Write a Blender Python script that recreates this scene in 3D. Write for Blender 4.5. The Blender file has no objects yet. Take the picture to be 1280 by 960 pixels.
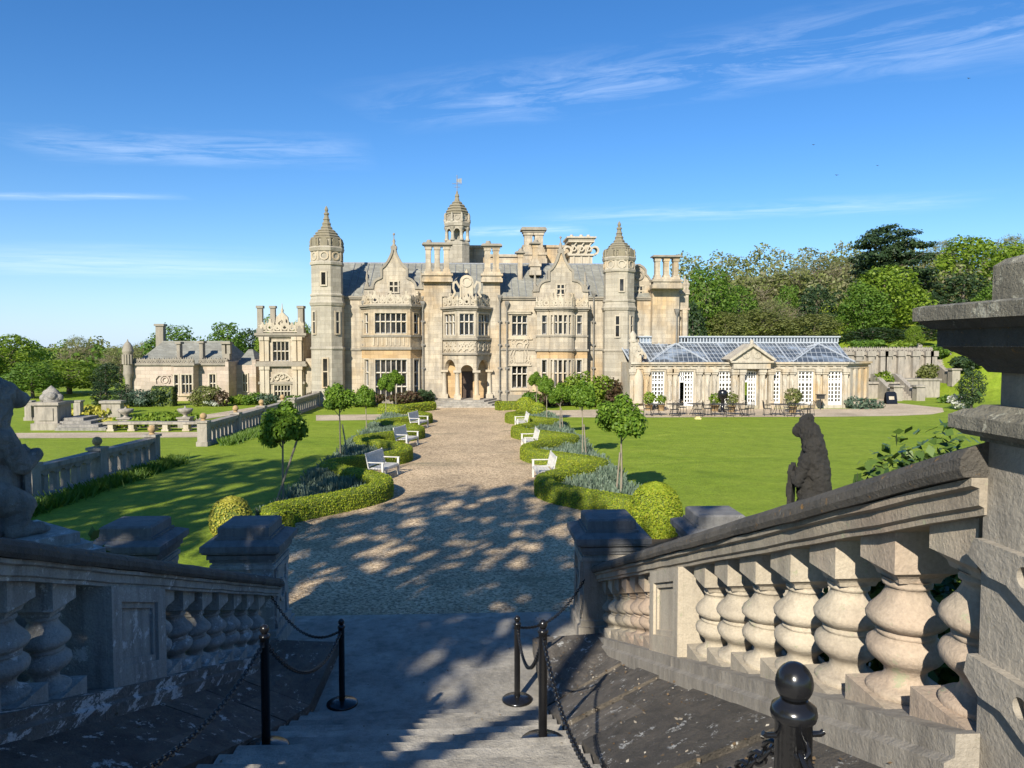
import bpy, bmesh, math, random
import numpy as np
from mathutils import Vector, Matrix, Euler
R = math.radians
random.seed(7); rng = np.random.default_rng(7)
SC = bpy.context.scene
COL = SC.collection
# ------------------------------------------------------------------ camera, sky, sun
EYE = Vector((0, 0, 4.4)); TILT = math.atan(.05); TURN = math.atan(.05); FOC = 960.0
cam = bpy.data.objects.new('camera', bpy.data.cameras.new('camera')); COL.objects.link(cam)
cam.location = EYE; cam.rotation_euler = (R(90) - TILT, 0, -TURN)
cam.data.sensor_width = 36; cam.data.lens = 27; cam.data.clip_start = .05; cam.data.clip_end = 4000
SC.camera = cam
SUN_EL = R(31); SUN_AZ = math.atan2(-.385, -.923)          # the sun stands behind the camera, to its left
sdir = Vector((math.sin(SUN_AZ) * math.cos(SUN_EL), math.cos(SUN_AZ) * math.cos(SUN_EL), math.sin(SUN_EL)))
sl = bpy.data.lights.new('sun', 'SUN'); sl.energy = 5.0; sl.angle = R(.53); sl.color = (1, .93, .80)
so = bpy.data.objects.new('sun', sl); COL.objects.link(so); so.rotation_euler = (-sdir).to_track_quat('-Z', 'Y').to_euler()
SC.view_settings.view_transform = 'Standard'; SC.view_settings.look = 'None'
SC.view_settings.exposure = .66; SC.view_settings.gamma = 1; SC.view_settings.use_curve_mapping = False
SC.cycles.max_bounces = 6; SC.cycles.transparent_max_bounces = 4

def nd(nt, kind, ins=None, **props):
    n = nt.nodes.new(kind)
    for k, v in props.items(): setattr(n, k, v)
    for k, v in (ins or {}).items():
        s = n.inputs[k]
        if isinstance(v, bpy.types.NodeSocket): nt.links.new(v, s)
        else: s.default_value = v
    return n
def mth(nt, op, a, b=0.0, c=0.0, clamp=False):
    n = nd(nt, 'ShaderNodeMath', {0: a, 1: b, 2: c}, operation=op); n.use_clamp = clamp
    return n.outputs[0]
def c4(c): return (c[0], c[1], c[2], 1.0)
def mixc(nt, f, a, b, blend='MIX'):
    n = nt.nodes.new('ShaderNodeMix'); n.data_type = 'RGBA'; n.blend_type = blend
    for i, v in ((0, f), (6, a), (7, b)):
        if isinstance(v, bpy.types.NodeSocket): nt.links.new(v, n.inputs[i])
        elif i == 0: n.inputs[0].default_value = v
        else: n.inputs[i].default_value = c4(v)
    return n.outputs[2]
def ramp(nt, f, stops):
    n = nt.nodes.new('ShaderNodeValToRGB'); nt.links.new(f, n.inputs[0]); cr = n.color_ramp
    while len(cr.elements) < len(stops): cr.elements.new(.5)
    for e, (p, v) in zip(cr.elements, stops):
        e.position = p; e.color = c4(v) if hasattr(v, '__len__') else (v, v, v, 1)
    return n.outputs[0]
def noise(nt, vec, scale, detail=4, rough=.6, dist=0.0):
    return nd(nt, 'ShaderNodeTexNoise', {'Vector': vec, 'Scale': scale, 'Detail': detail, 'Roughness': rough, 'Distortion': dist}).outputs[0]

W = bpy.data.worlds.new('World'); SC.world = W; W.use_nodes = True
nt = W.node_tree; nt.nodes.clear()
sky = nd(nt, 'ShaderNodeTexSky', sky_type='NISHITA', sun_disc=False, sun_elevation=SUN_EL, sun_rotation=SUN_AZ, altitude=100, air_density=1.0, dust_density=.1, ozone_density=4.2)
hs = nd(nt, 'ShaderNodeHueSaturation', {'Saturation': 1.2, 'Value': 1.0, 'Color': sky.outputs[0]})
tc = nd(nt, 'ShaderNodeTexCoord'); sep = nd(nt, 'ShaderNodeSeparateXYZ', {0: tc.outputs['Generated']})
zz = mth(nt, 'MAXIMUM', sep.outputs[2], .03)
cu = mth(nt, 'DIVIDE', sep.outputs[0], zz); cv = mth(nt, 'DIVIDE', sep.outputs[1], zz)
cp = nd(nt, 'ShaderNodeCombineXYZ', {0: cu, 1: cv, 2: 0.0}).outputs[0]
def streak(p0, p1, wid, gain, scale, lo, seed):               # one bank of cirrus on the cloud plane
    d = Vector((p1[0] - p0[0], p1[1] - p0[1], 0)); L = d.length; a = math.atan2(d.y, d.x)
    s = mth(nt, 'ADD', mth(nt, 'MULTIPLY', mth(nt, 'SUBTRACT', cu, p0[0]), math.cos(a) / L), mth(nt, 'MULTIPLY', mth(nt, 'SUBTRACT', cv, p0[1]), math.sin(a) / L))
    t = mth(nt, 'ADD', mth(nt, 'MULTIPLY', mth(nt, 'SUBTRACT', cu, p0[0]), -math.sin(a) / wid), mth(nt, 'MULTIPLY', mth(nt, 'SUBTRACT', cv, p0[1]), math.cos(a) / wid))
    warp = noise(nt, cp, 1.3 * scale, 3, .6)
    t2 = mth(nt, 'ADD', t, mth(nt, 'MULTIPLY', mth(nt, 'SUBTRACT', warp, .5), .9))
    across = mth(nt, 'SUBTRACT', 1.0, mth(nt, 'ABSOLUTE', t2), clamp=True)
    along = mth(nt, 'SUBTRACT', 1.0, mth(nt, 'POWER', mth(nt, 'ABSOLUTE', mth(nt, 'MULTIPLY', mth(nt, 'SUBTRACT', s, .5), 2.0)), 3.0), clamp=True)
    v = nd(nt, 'ShaderNodeCombineXYZ', {0: mth(nt, 'MULTIPLY', s, L * 1.3 * scale), 1: mth(nt, 'MULTIPLY', t, wid * 3.2 * scale), 2: seed}).outputs[0]
    n1 = noise(nt, v, 1.5, 9, .68, .55)
    m = mth(nt, 'MULTIPLY', mth(nt, 'SUBTRACT', n1, lo, clamp=True), 2.4)
    return mth(nt, 'MULTIPLY', mth(nt, 'MULTIPLY', m, mth(nt, 'MULTIPLY', across, along)), gain)
m = streak((-.5, 3.45), (2.3, 2.1), .42, .46, 1.0, .42, 3.1)
for a in (((-2.35, 4.0), (-.5, 4.1), .45, .42, 1.0, .40, 9.2), ((-3.6, 5.4), (-1.9, 5.3), .16, .45, .8, .32, 5.5),
          ((.3, 6.2), (3.6, 5.2), .5, .4, .7, .38, 1.7), ((-7.5, 9.5), (-2.0, 10.0), 2.2, .35, .35, .30, 4.4), ((-.2, 6.9), (1.0, 6.6), .35, .6, 1.2, .36, 7.7)):
    m = mth(nt, 'ADD', m, streak(*a), clamp=True)
hz = mth(nt, 'POWER', mth(nt, 'SUBTRACT', 1.0, mth(nt, 'MAXIMUM', sep.outputs[2], 0.0), clamp=True), 14.0)
tint = mixc(nt, 1.0, hs.outputs[0], (.80, .95, 1.10), 'MULTIPLY')
base = mixc(nt, mth(nt, 'MULTIPLY', hz, .75), tint, (4.6, 6.0, 8.3))                  # pale blue air low in the sky
cl = mixc(nt, m, base, (8.6, 9.6, 11.0))
bg = nd(nt, 'ShaderNodeBackground', {'Color': cl, 'Strength': .088}); nd(nt, 'ShaderNodeOutputWorld', {0: bg.outputs[0]})

# ------------------------------------------------------------------ picture point -> place
CM = Euler((R(90) - TILT, 0, -TURN)).to_matrix()
def ray(px, py): return CM @ Vector(((px - 640) / FOC, (480 - py) / FOC, -1))
def P(px, py, D):
    d = ray(px, py); t = D / d.y
    return Vector((d.x * t, D, EYE.z + d.z * t))
def PX(px, D, py=432): return P(px, py, D).x
def PZ(py, D, px=592): return P(px, py, D).z
def G(px, py, z=0.0):
    d = ray(px, py); t = (z - EYE.z) / d.z
    return Vector((d.x * t, d.y * t, z))

# ------------------------------------------------------------------ materials
def mk(name, rough=.85):
    m = bpy.data.materials.new(name); m.use_nodes = True; nt = m.node_tree
    b = nt.nodes['Principled BSDF']; b.inputs['Roughness'].default_value = rough
    return m, nt, b
def setc(nt, b, c): nt.links.new(c, b.inputs['Base Color'])
def bump(nt, b, h, dist, strength=1.0):
    n = nd(nt, 'ShaderNodeBump', {'Height': h, 'Distance': dist, 'Strength': strength}); nt.links.new(n.outputs[0], b.inputs['Normal'])
def stone(name, c1, c2, dark, scale=1.0, aniso=None, pre=None, iso=False, rnd_=False, isl=False, courses=0, warm=None, lichen=None, spots=None, bumpd=.01, darkamt=.55, lo=.45, hi=.75):
    m, nt, b = mk(name, .9)
    co = nd(nt, 'ShaderNodeTexCoord').outputs['Object']
    if pre: co = nd(nt, 'ShaderNodeMapping', {'Vector': co, 'Scale': pre}).outputs[0]
    col = mixc(nt, ramp(nt, noise(nt, co, .9 * scale, 5), [(.35, 0), (.65, 1)]), c1, c2)
    if warm:
        col = mixc(nt, ramp(nt, noise(nt, co, .23 * scale, 4, .55), [(.5, 0), (.66, .85)]), col, warm)
    st = nd(nt, 'ShaderNodeMapping', {'Vector': co, 'Scale': (2.2 * scale, 2.2 * scale, (1.8 if iso else .35) * scale)}).outputs[0]
    col = mixc(nt, mth(nt, 'MULTIPLY', ramp(nt, noise(nt, st, 1.3, 6, .65), [(lo, 0), (hi, 1)]), darkamt), col, dark)
    h = noise(nt, co, 26 * scale, 5, .7)
    col = mixc(nt, .45, col, ramp(nt, h, [(.25, .35), (.7, 1.0)]), 'MULTIPLY')
    if courses:
        s = nd(nt, 'ShaderNodeSeparateXYZ', {0: co})
        v = nd(nt, 'ShaderNodeCombineXYZ', {0: mth(nt, 'ADD', s.outputs[0], mth(nt, 'MULTIPLY', s.outputs[1], .93)), 1: s.outputs[2], 2: 0.0}).outputs[0]
        br = nd(nt, 'ShaderNodeTexBrick', {'Vector': v, 'Scale': 1.0, 'Mortar Size': .014, 'Mortar Smooth': .3, 'Brick Width': courses * 2.3, 'Row Height': courses,
                'Color1': (.68, .67, .66, 1), 'Color2': (1, 1, 1, 1), 'Mortar': (.62, .60, .57, 1)})
        col = mixc(nt, .8, col, br.outputs[0], 'MULTIPLY')
    if isl:
        col = mixc(nt, 1.0, col, ramp(nt, nd(nt, 'ShaderNodeNewGeometry').outputs['Random Per Island'], [(0, .7), (1, 1.25)]), 'MULTIPLY')
    if rnd_:
        col = mixc(nt, 1.0, col, ramp(nt, nd(nt, 'ShaderNodeObjectInfo').outputs['Random'], [(0, .72), (1, 1.1)]), 'MULTIPLY')
    if lichen:
        col = mixc(nt, ramp(nt, noise(nt, co, 5 * scale, 6, .7), [(.62, 0), (.68, .9)]), col, lichen)
    if spots:
        vo = nd(nt, 'ShaderNodeTexNoise', {'Vector': nd(nt, 'ShaderNodeMapping', {'Vector': co, 'Scale': aniso}).outputs[0] if aniso else co, 'Scale': 2.6 * scale, 'Detail': 9, 'Roughness': .78, 'Distortion': .15}).outputs[0]
        col = mixc(nt, ramp(nt, vo, [(spots[1], 0), (spots[1] + .03, .95)]), col, spots[0])
    setc(nt, b, col); bump(nt, b, mth(nt, 'ADD', h, mth(nt, 'MULTIPLY', noise(nt, co, 6 * scale, 4), 1.6)), bumpd)
    return m
def plain(name, c, rough=.6, var=.25, scale=8, metal=0.0):
    m, nt, b = mk(name, rough); co = nd(nt, 'ShaderNodeTexCoord').outputs['Object']
    n = noise(nt, co, scale, 4); b.inputs['Metallic'].default_value = metal
    setc(nt, b, mixc(nt, ramp(nt, n, [(.3, 0), (.7, 1)]), [x * (1 - var) for x in c], [min(1, x * (1 + var)) for x in c])); bump(nt, b, n, .004)
    return m
def leaf(name, c1, c2, c3=None, trans=.35, rough=.55):
    m, nt, b = mk(name, rough)
    g = nd(nt, 'ShaderNodeNewGeometry').outputs['Random Per Island']
    st = [(0, c1), (.55, c2)] + ([(1, c3)] if c3 else [])
    col = ramp(nt, g, st); setc(nt, b, col)
    b.inputs['Specular IOR Level'].default_value = .3
    t = nd(nt, 'ShaderNodeBsdfTranslucent', {'Color': mixc(nt, .5, col, (.9, 1.0, .35), 'MULTIPLY')})
    mx = nd(nt, 'ShaderNodeMixShader', {0: trans, 1: b.outputs[0], 2: t.outputs[0]})
    nt.links.new(mx.outputs[0], nt.nodes['Material Output'].inputs[0])
    return m
M = {}
CRM = (.56, .455, .30); PAL = (.58, .51, .385)
M['ashlar'] = stone('cream_ashlar', (.60, .51, .375), (.48, .43, .345), (.21, .18, .145), courses=.31, warm=(.60, .41, .20), darkamt=.75, lo=.42)
M['warm'] = stone('orange_ashlar', (.60, .40, .19), (.54, .38, .21), (.36, .24, .13), courses=.31, darkamt=.4)
M['trim'] = stone('pale_trim_stone', (.55, .48, .365), (.48, .42, .32), (.24, .205, .16), warm=(.56, .41, .23), darkamt=.6)
M['trimgrey'] = stone('grey_trim_stone', (.34, .30, .235), (.28, .25, .20), (.13, .115, .095), darkamt=.6)
M['turret'] = stone('turret_stone', (.50, .445, .345), (.44, .40, .32), (.24, .215, .17), courses=.31, darkamt=.55)
M['dome'] = stone('dome_stone', (.28, .24, .155), (.23, .205, .15), (.14, .12, .08), darkamt=.6, scale=2)
M['pinkish'] = stone('pink_ashlar', (.58, .47, .38), (.53, .45, .37), (.32, .27, .22), courses=.3, warm=(.58, .44, .28), darkamt=.4)
M['consv'] = stone('conservatory_stone', (.56, .50, .395), (.44, .395, .315), (.20, .165, .12), warm=(.56, .40, .21), darkamt=.75, scale=1.6)
M['old'] = stone('weathered_stone', (.40, .355, .29), (.31, .28, .235), (.10, .088, .072), scale=2.0, spots=((.44, .40, .34), .63), lichen=(.23, .21, .16), bumpd=.006, darkamt=.7)
M['baluster'] = stone('baluster_stone', (.49, .425, .325), (.39, .34, .265), (.17, .145, .115), rnd_=True, scale=2.2, spots=((.30, .30, .20), .60), bumpd=.005, darkamt=.5, warm=(.45, .335, .25))
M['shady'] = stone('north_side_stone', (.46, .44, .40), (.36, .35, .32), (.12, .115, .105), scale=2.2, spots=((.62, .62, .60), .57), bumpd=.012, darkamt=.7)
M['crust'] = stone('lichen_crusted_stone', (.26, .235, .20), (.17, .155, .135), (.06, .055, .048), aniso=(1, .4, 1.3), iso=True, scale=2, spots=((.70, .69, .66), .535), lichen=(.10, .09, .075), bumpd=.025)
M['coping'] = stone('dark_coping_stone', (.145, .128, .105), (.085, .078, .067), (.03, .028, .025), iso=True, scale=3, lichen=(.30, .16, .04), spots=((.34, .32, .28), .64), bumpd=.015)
M['cap'] = stone('slate_grey_cap_stone', (.22, .215, .205), (.17, .165, .16), (.07, .068, .066), scale=3, spots=((.33, .32, .30), .62), bumpd=.01)
M['piercap'] = stone('lichened_cap_stone', (.30, .28, .22), (.21, .195, .155), (.085, .078, .06), scale=4, spots=((.42, .41, .33), .57), bumpd=.015)
M['step'] = stone('worn_step_stone', (.50, .455, .38), (.33, .305, .26), (.13, .12, .10), rnd_=True, iso=True, scale=2.2, spots=((.44, .42, .38), .66), bumpd=.01, darkamt=.7)
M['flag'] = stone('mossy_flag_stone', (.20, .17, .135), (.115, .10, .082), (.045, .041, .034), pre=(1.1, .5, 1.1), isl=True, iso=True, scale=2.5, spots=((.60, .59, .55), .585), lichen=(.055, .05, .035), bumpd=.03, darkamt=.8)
M['blackstone'] = stone('blackened_statue_stone', (.055, .050, .042), (.032, .029, .025), (.014, .013, .012), scale=4, lichen=(.10, .085, .055), bumpd=.03)
M['greystone'] = stone('grey_statue_stone', (.42, .39, .34), (.28, .265, .24), (.07, .065, .058), scale=4, spots=((.42, .40, .37), .6), bumpd=.03)
M['slate'] = stone('roof_slate', (.33, .325, .275), (.27, .27, .235), (.15, .15, .125), courses=.22, darkamt=.6, lichen=(.30, .30, .24))
M['lead'] = plain('lead', (.20, .21, .22), .5)
M['oak'] = plain('dark_oak', (.06, .035, .02), .5)
M['doororange'] = plain('orange_door_paint', (.35, .15, .05), .5)
M['white'] = plain('white_paint', (.80, .79, .76), .45, .05)
M['glazebar'] = plain('grey_white_glazing_bar', (.37, .40, .43), .45, .1)
M['black'] = plain('black_gloss_iron', (.010, .010, .011), .22, .2)
M['iron'] = plain('dark_wrought_iron', (.03, .028, .026), .5)
M['teak'] = plain('silvered_white_timber', (.52, .50, .455), .75, .2, 9)
M['terracotta'] = plain('ochre_ball_stone', (.34, .23, .11), .9, .3, 12)
M['pipe'] = plain('lead_downpipe', (.17, .16, .14), .6)
M['bark'] = stone('bark', (.20, .165, .125), (.14, .115, .085), (.06, .05, .038), scale=3, bumpd=.03)
M['palebark'] = stone('young_bark', (.33, .28, .20), (.26, .22, .16), (.13, .11, .08), scale=6, bumpd=.006)
M['drylf'] = leaf('dry_litter', (.12, .075, .035), (.20, .14, .08), (.45, .42, .36), .2)
M['soil'] = stone('bed_soil', (.12, .085, .055), (.09, .065, .043), (.04, .03, .02), scale=4, bumpd=.03)
M['twig'] = plain('grey_brown_twigs', (.23, .19, .135), .9, .3, 2)
M['yellow'] = plain('pale_yellow', (.62, .52, .22), .7)
def glass(name, c, rough=.05, spec=.36):
    m, nt, b = mk(name, rough); co = nd(nt, 'ShaderNodeTexCoord').outputs['Object']
    n = noise(nt, co, .7, 2)
    setc(nt, b, mixc(nt, ramp(nt, n, [(.5, 0), (.72, 1)]), c, [x * 4 + .02 for x in c])); b.inputs['Specular IOR Level'].default_value = spec  # pale patches painted into the glass colour for whitish reflections and curtains
    bump(nt, b, noise(nt, co, 1.6, 2), .02, .25)
    return m
M['glass'] = glass('dark_window_glass', (.014, .013, .012))
M['roofglass'] = glass('blue_grey_roof_glass', (.065, .08, .10), .38, .15)
M['doorglass'] = glass('garden_door_glass', (.045, .042, .036), .08)
def gravel(name, c1, c2, c3, sc):
    m, nt, b = mk(name, .95); co = nd(nt, 'ShaderNodeTexCoord').outputs['Object']
    v = nd(nt, 'ShaderNodeTexVoronoi', {'Vector': co, 'Scale': sc, 'Randomness': 1.0})
    f = nd(nt, 'ShaderNodeSeparateColor', {0: v.outputs['Color']})
    col = ramp(nt, f.outputs[0], [(0, c1), (.5, c2), (1, c3)])
    big = ramp(nt, noise(nt, co, .35, 6, .65), [(.35, .72), (.65, 1.08)])
    col = mixc(nt, 1.0, col, big, 'MULTIPLY')
    moss = ramp(nt, noise(nt, nd(nt, 'ShaderNodeMapping', {'Vector': co, 'Scale': (.35, 1, 1)}).outputs[0], .55, 7, .7), [(.56, 0), (.70, .75)])
    col = mixc(nt, moss, col, (.17, .155, .085))
    setc(nt, b, col); bump(nt, b, v.outputs['Distance'], .02, .9)
    return m
M['gravel'] = gravel('tan_gravel', (.20, .135, .075), (.53, .385, .225), (.78, .60, .385), 27)
M['path'] = gravel('pale_path_gravel', (.42, .33, .22), (.50, .40, .28), (.58, .48, .35), 16)
def grassmat():
    m, nt, b = mk('mown_lawn', .8); co = nd(nt, 'ShaderNodeTexCoord').outputs['Object']
    st = nd(nt, 'ShaderNodeMapping', {'Vector': co, 'Scale': (.35, .9, 1), 'Rotation': (0, 0, R(-20))}).outputs[0]
    a = noise(nt, st, .8, 8, .72, .5)
    col = ramp(nt, a, [(.30, (.17, .26, .018)), (.5, (.245, .34, .024)), (.70, (.335, .41, .045))])
    col = mixc(nt, ramp(nt, noise(nt, co, .10, 3), [(.4, 0), (.65, .6)]), col, (.28, .36, .034))
    col = mixc(nt, .5, col, ramp(nt, noise(nt, co, 2.2, 6, .75), [(.35, .55), (.62, 1.12)]), 'MULTIPLY')
    f = noise(nt, nd(nt, 'ShaderNodeMapping', {'Vector': co, 'Scale': (1, .5, 1)}).outputs[0], 13, 5, .85)
    col = mixc(nt, .75, col, ramp(nt, f, [(.3, .45), (.7, 1.15)]), 'MULTIPLY')
    sx = nd(nt, 'ShaderNodeSeparateXYZ', {0: co})
    w = mth(nt, 'SINE', mth(nt, 'MULTIPLY', mth(nt, 'ADD', mth(nt, 'MULTIPLY', sx.outputs[1], .55), sx.outputs[0]), 3.6))
    col = mixc(nt, mth(nt, 'MULTIPLY', mth(nt, 'ADD', w, 1.0), .035), col, (.33, .43, .06))
    setc(nt, b, col); b.inputs['Specular IOR Level'].default_value = .15; bump(nt, b, f, .05, 1.0)
    return m
M['lawn'] = grassmat()
M['box'] = leaf('box_leaf', (.17, .25, .015), (.29, .36, .022), (.43, .43, .04), .35)
M['boxcore'] = plain('box_inner_twigs', (.10, .13, .015), .9)
M['mop'] = leaf('young_maple_leaf', (.085, .17, .016), (.145, .25, .022), (.22, .33, .035), .42)
M['lav'] = leaf('lavender_leaf', (.10, .15, .10), (.15, .20, .14), (.19, .24, .17), .2)
M['green1'] = leaf('spring_green_leaf', (.12, .20, .018), (.18, .27, .025), (.25, .33, .035), .42)
M['green2'] = leaf('mid_green_leaf', (.065, .14, .018), (.105, .19, .022), (.15, .24, .03), .4)
M['green3'] = leaf('dark_evergreen_leaf', (.022, .045, .017), (.033, .062, .022), (.05, .085, .028), .2)
M['olive'] = leaf('olive_leaf', (.12, .145, .04), (.165, .185, .05), (.21, .22, .07), .4)
M['brownleaf'] = leaf('bursting_bud_leaf', (.22, .20, .11), (.25, .25, .12), (.24, .29, .08), .4)
M['bluegreen'] = leaf('blue_green_leaf', (.05, .09, .06), (.085, .13, .085), (.12, .16, .10), .2)
M['redleaf'] = leaf('purple_shrub_leaf', (.06, .035, .022), (.09, .055, .03), (.07, .08, .025), .25)
M['gold'] = leaf('golden_leaf', (.30, .30, .03), (.42, .38, .05), (.5, .45, .09), .3)
M['laurel'] = leaf('laurel_leaf', (.045, .085, .018), (.07, .12, .022), (.11, .17, .035), .2, .35)
M['whitebloom'] = leaf('white_blossom', (.45, .47, .40), (.6, .6, .55), (.25, .30, .15), .3)

# ------------------------------------------------------------------ mesh building
class MB:
    def __init__(s): s.V = []; s.F = []; s.MI = []; s.S = []
    def add(s, vs, fs, m=0, smooth=False):
        k = len(s.V); s.V += [tuple(v) for v in vs]
        for f in fs: s.F.append([k + i for i in f]); s.MI.append(m); s.S.append(smooth)
    def hexa(s, v, m=0): s.add(v, [(0, 3, 2, 1), (4, 5, 6, 7), (0, 1, 5, 4), (1, 2, 6, 5), (2, 3, 7, 6), (3, 0, 4, 7)], m)
    def box(s, x0, x1, y0, y1, z0, z1, m=0):
        s.hexa([(x0, y0, z0), (x1, y0, z0), (x1, y1, z0), (x0, y1, z0), (x0, y0, z1), (x1, y0, z1), (x1, y1, z1), (x0, y1, z1)], m)
    def obox(s, p, u, a0, a1, z0, z1, d0, d1, m=0):            # oriented box: along u, outwards d
        n = (u[1], -u[0])
        q = lambda a, d, z: (p[0] + u[0] * a + n[0] * d, p[1] + u[1] * a + n[1] * d, z)
        s.hexa([q(a0, d1, z0), q(a1, d1, z0), q(a1, d0, z0), q(a0, d0, z0), q(a0, d1, z1), q(a1, d1, z1), q(a1, d0, z1), q(a0, d0, z1)], m)
    def ext(s, poly, o, u, v, n, th, m=0, smooth=False):          # polygon in the (u,v) frame pushed along n
        o, u, v, n = Vector(o), Vector(u), Vector(v), Vector(n); k = len(poly)
        a = [o + u * p[0] + v * p[1] for p in poly]; b = [q + n * th for q in a]
        s.add(a + b, [tuple(range(k)), tuple(range(2 * k - 1, k - 1, -1))], m)
        s.add(a + b, [(i, (i + 1) % k, k + (i + 1) % k, k + i) for i in range(k)], m, smooth)
    def lathe(s, c, prof, n=20, m=0, rot=0.0, smooth=True, sy=1.0, cap=True):
        vs = []; L = len(prof)
        for r, z in prof:
            for i in range(n):
                a = 2 * math.pi * i / n + rot; vs.append((c[0] + r * math.cos(a), c[1] + r * math.sin(a) * sy, c[2] + z))
        fs = [(j * n + i, j * n + (i + 1) % n, (j + 1) * n + (i + 1) % n, (j + 1) * n + i) for j in range(L - 1) for i in range(n)]
        s.add(vs, fs, m, smooth)
        if cap: s.add(vs, [tuple(range(n))[::-1], tuple(range((L - 1) * n, L * n))], m)
    def tube(s, pts, r, n=6, m=0, smooth=True):
        pts = [Vector(p) for p in pts]; rs = r if hasattr(r, '__len__') else [r] * len(pts); vs = []
        for i, p in enumerate(pts):
            t = (pts[min(i + 1, len(pts) - 1)] - pts[max(i - 1, 0)]).normalized()
            a = t.cross(Vector((0, 0, 1)) if abs(t.z) < .9 else Vector((1, 0, 0))).normalized(); b = t.cross(a)
            for k in range(n):
                g = 2 * math.pi * k / n; vs.append(p + (a * math.cos(g) + b * math.sin(g)) * rs[i])
        L = len(pts)
        s.add(vs, [(j * n + i, j * n + (i + 1) % n, (j + 1) * n + (i + 1) % n, (j + 1) * n + i) for j in range(L - 1) for i in range(n)], m, smooth)
        s.add(vs, [tuple(range(n)), tuple(range((L - 1) * n, L * n))], m)
    def ribbon(s, pts, w, o, u, n, th, m=0):                    # flat strap following (u,z) points, mitred at its bends
        o, u, n = Vector(o), Vector(u), Vector(n); Zv = Vector((0, 0, 1)); N = len(pts); s.j = (getattr(s, 'j', 0) + 1) % 9; o = o - n * .0035 * s.j
        ps = [Vector(p) for p in pts]; closed = (ps[0] - ps[-1]).length < 1e-5; ns = []
        for a, b in zip(ps[:-1], ps[1:]):
            d = (b - a); d = d.normalized() if d.length > 1e-9 else Vector((1, 0)); ns.append(Vector((-d.y, d.x)))
        off = []
        for i in range(N):
            if closed and i in (0, N - 1): a, b = ns[-1], ns[0]
            else: a, b = ns[max(i - 1, 0)], ns[min(i, N - 2)]
            k = a + b; k = k.normalized() if k.length > 1e-6 else a; off.append(k * (w / 2) / max(.45, k.dot(a)))
        vs = []
        for p, q in zip(ps, off):
            for c in (p - q, p + q):
                f = o + u * c.x + Zv * c.y; vs += [f, f + n * th]
        fs = []
        for i in range(N - 1):
            a, b = 4 * i, 4 * i + 4; fs += [(a, b, b + 2, a + 2), (a + 1, a + 3, b + 3, b + 1), (a, a + 1, b + 1, b), (a + 2, b + 2, b + 3, a + 3)]
        if not closed: fs += [(0, 2, 3, 1), (4 * N - 4, 4 * N - 3, 4 * N - 1, 4 * N - 2)]
        s.add(vs, fs, m)
    def ball(s, c, r, m=0, n=10, sz=1.0):
        s.lathe(c, [(r * math.sin(math.pi * i / n) + 1e-4, -r * sz * math.cos(math.pi * i / n)) for i in range(n + 1)], n + 4, m, cap=False)
    def wall(s, p0, p1, z0, z1, holes=(), depth=.24, m=0):
        d = Vector((p1[0] - p0[0], p1[1] - p0[1])); L = d.length; u = d / L; n = Vector((u.y, -u.x))
        us = sorted({0, L} | {min(max(h[i], 0), L) for h in holes for i in (0, 1)}); zs = sorted({z0, z1} | {h[i] for h in holes for i in (2, 3)})
        q = lambda a, z, k=0.0: (p0[0] + u.x * a - n.x * k, p0[1] + u.y * a - n.y * k, z)
        for a, b in zip(us[:-1], us[1:]):
            for c, e in zip(zs[:-1], zs[1:]):
                x, y = (a + b) / 2, (c + e) / 2
                if any(h[0] < x < h[1] and h[2] < y < h[3] for h in holes): continue
                s.add([q(a, c), q(b, c), q(b, e), q(a, e)], [(0, 1, 2, 3)], m)
        for h in holes:
            a, b, c, e = h
            for (x0, y0, x1, y1) in ((a, c, b, c), (b, c, b, e), (b, e, a, e), (a, e, a, c)):
                s.add([q(x0, y0), q(x1, y1), q(x1, y1, depth), q(x0, y0, depth)], [(0, 1, 2, 3)], m)
        return u
    def band(s, pts, z0, z1, d, m=0):                           # moulding round a plan outline (outside = right hand of travel)
        pts = [Vector((p[0], p[1])) for p in pts]; N = len(pts); off = []
        for i in range(N):
            ns = []
            for a, b in ((i - 1, i), (i, i + 1)):
                if a >= 0 and b < N:
                    t = (pts[b] - pts[a]).normalized(); ns.append(Vector((t.y, -t.x)))
            nn = sum(ns, Vector((0, 0))).normalized(); off.append(pts[i] + nn * d / max(.4, nn.dot(ns[0])))
        for i in range(N - 1):
            a, b, A, B = pts[i], pts[i + 1], off[i], off[i + 1]
            s.hexa([(A.x, A.y, z0), (B.x, B.y, z0), (b.x, b.y, z0), (a.x, a.y, z0), (A.x, A.y, z1), (B.x, B.y, z1), (b.x, b.y, z1), (a.x, a.y, z1)], m)
    def build(s, name, mats, parent=None, loc=None):
        o = Vector((0, 0, 0)) if parent is None and loc is None else Vector(WO[parent] if parent is not None else loc)
        me = bpy.data.meshes.new(name); me.from_pydata([(v[0] - o.x, v[1] - o.y, v[2] - o.z) for v in s.V], [], s.F)
        for k in (mats if isinstance(mats, (list, tuple)) else [mats]): me.materials.append(M[k])
        me.polygons.foreach_set('material_index', s.MI); me.polygons.foreach_set('use_smooth', s.S); me.update()
        ob = bpy.data.objects.new(name, me); COL.objects.link(ob); WO[ob] = tuple(o)
        if parent is not None: ob.parent = parent
        elif loc is not None: ob.location = o
        return ob
WO = {}
def tag(o, label=None, cat=None, group=None, kind=None):
    for k, v in (('label', label), ('category', cat), ('group', group), ('kind', kind)):
        if v: o[k] = v
    return o
def thing(name, label, cat, loc=(0, 0, 0), group=None):
    o = bpy.data.objects.new(name, None); COL.objects.link(o); o.location = loc; o.empty_display_size = .2; WO[o] = tuple(loc)
    return tag(o, label, cat, group)
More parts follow.
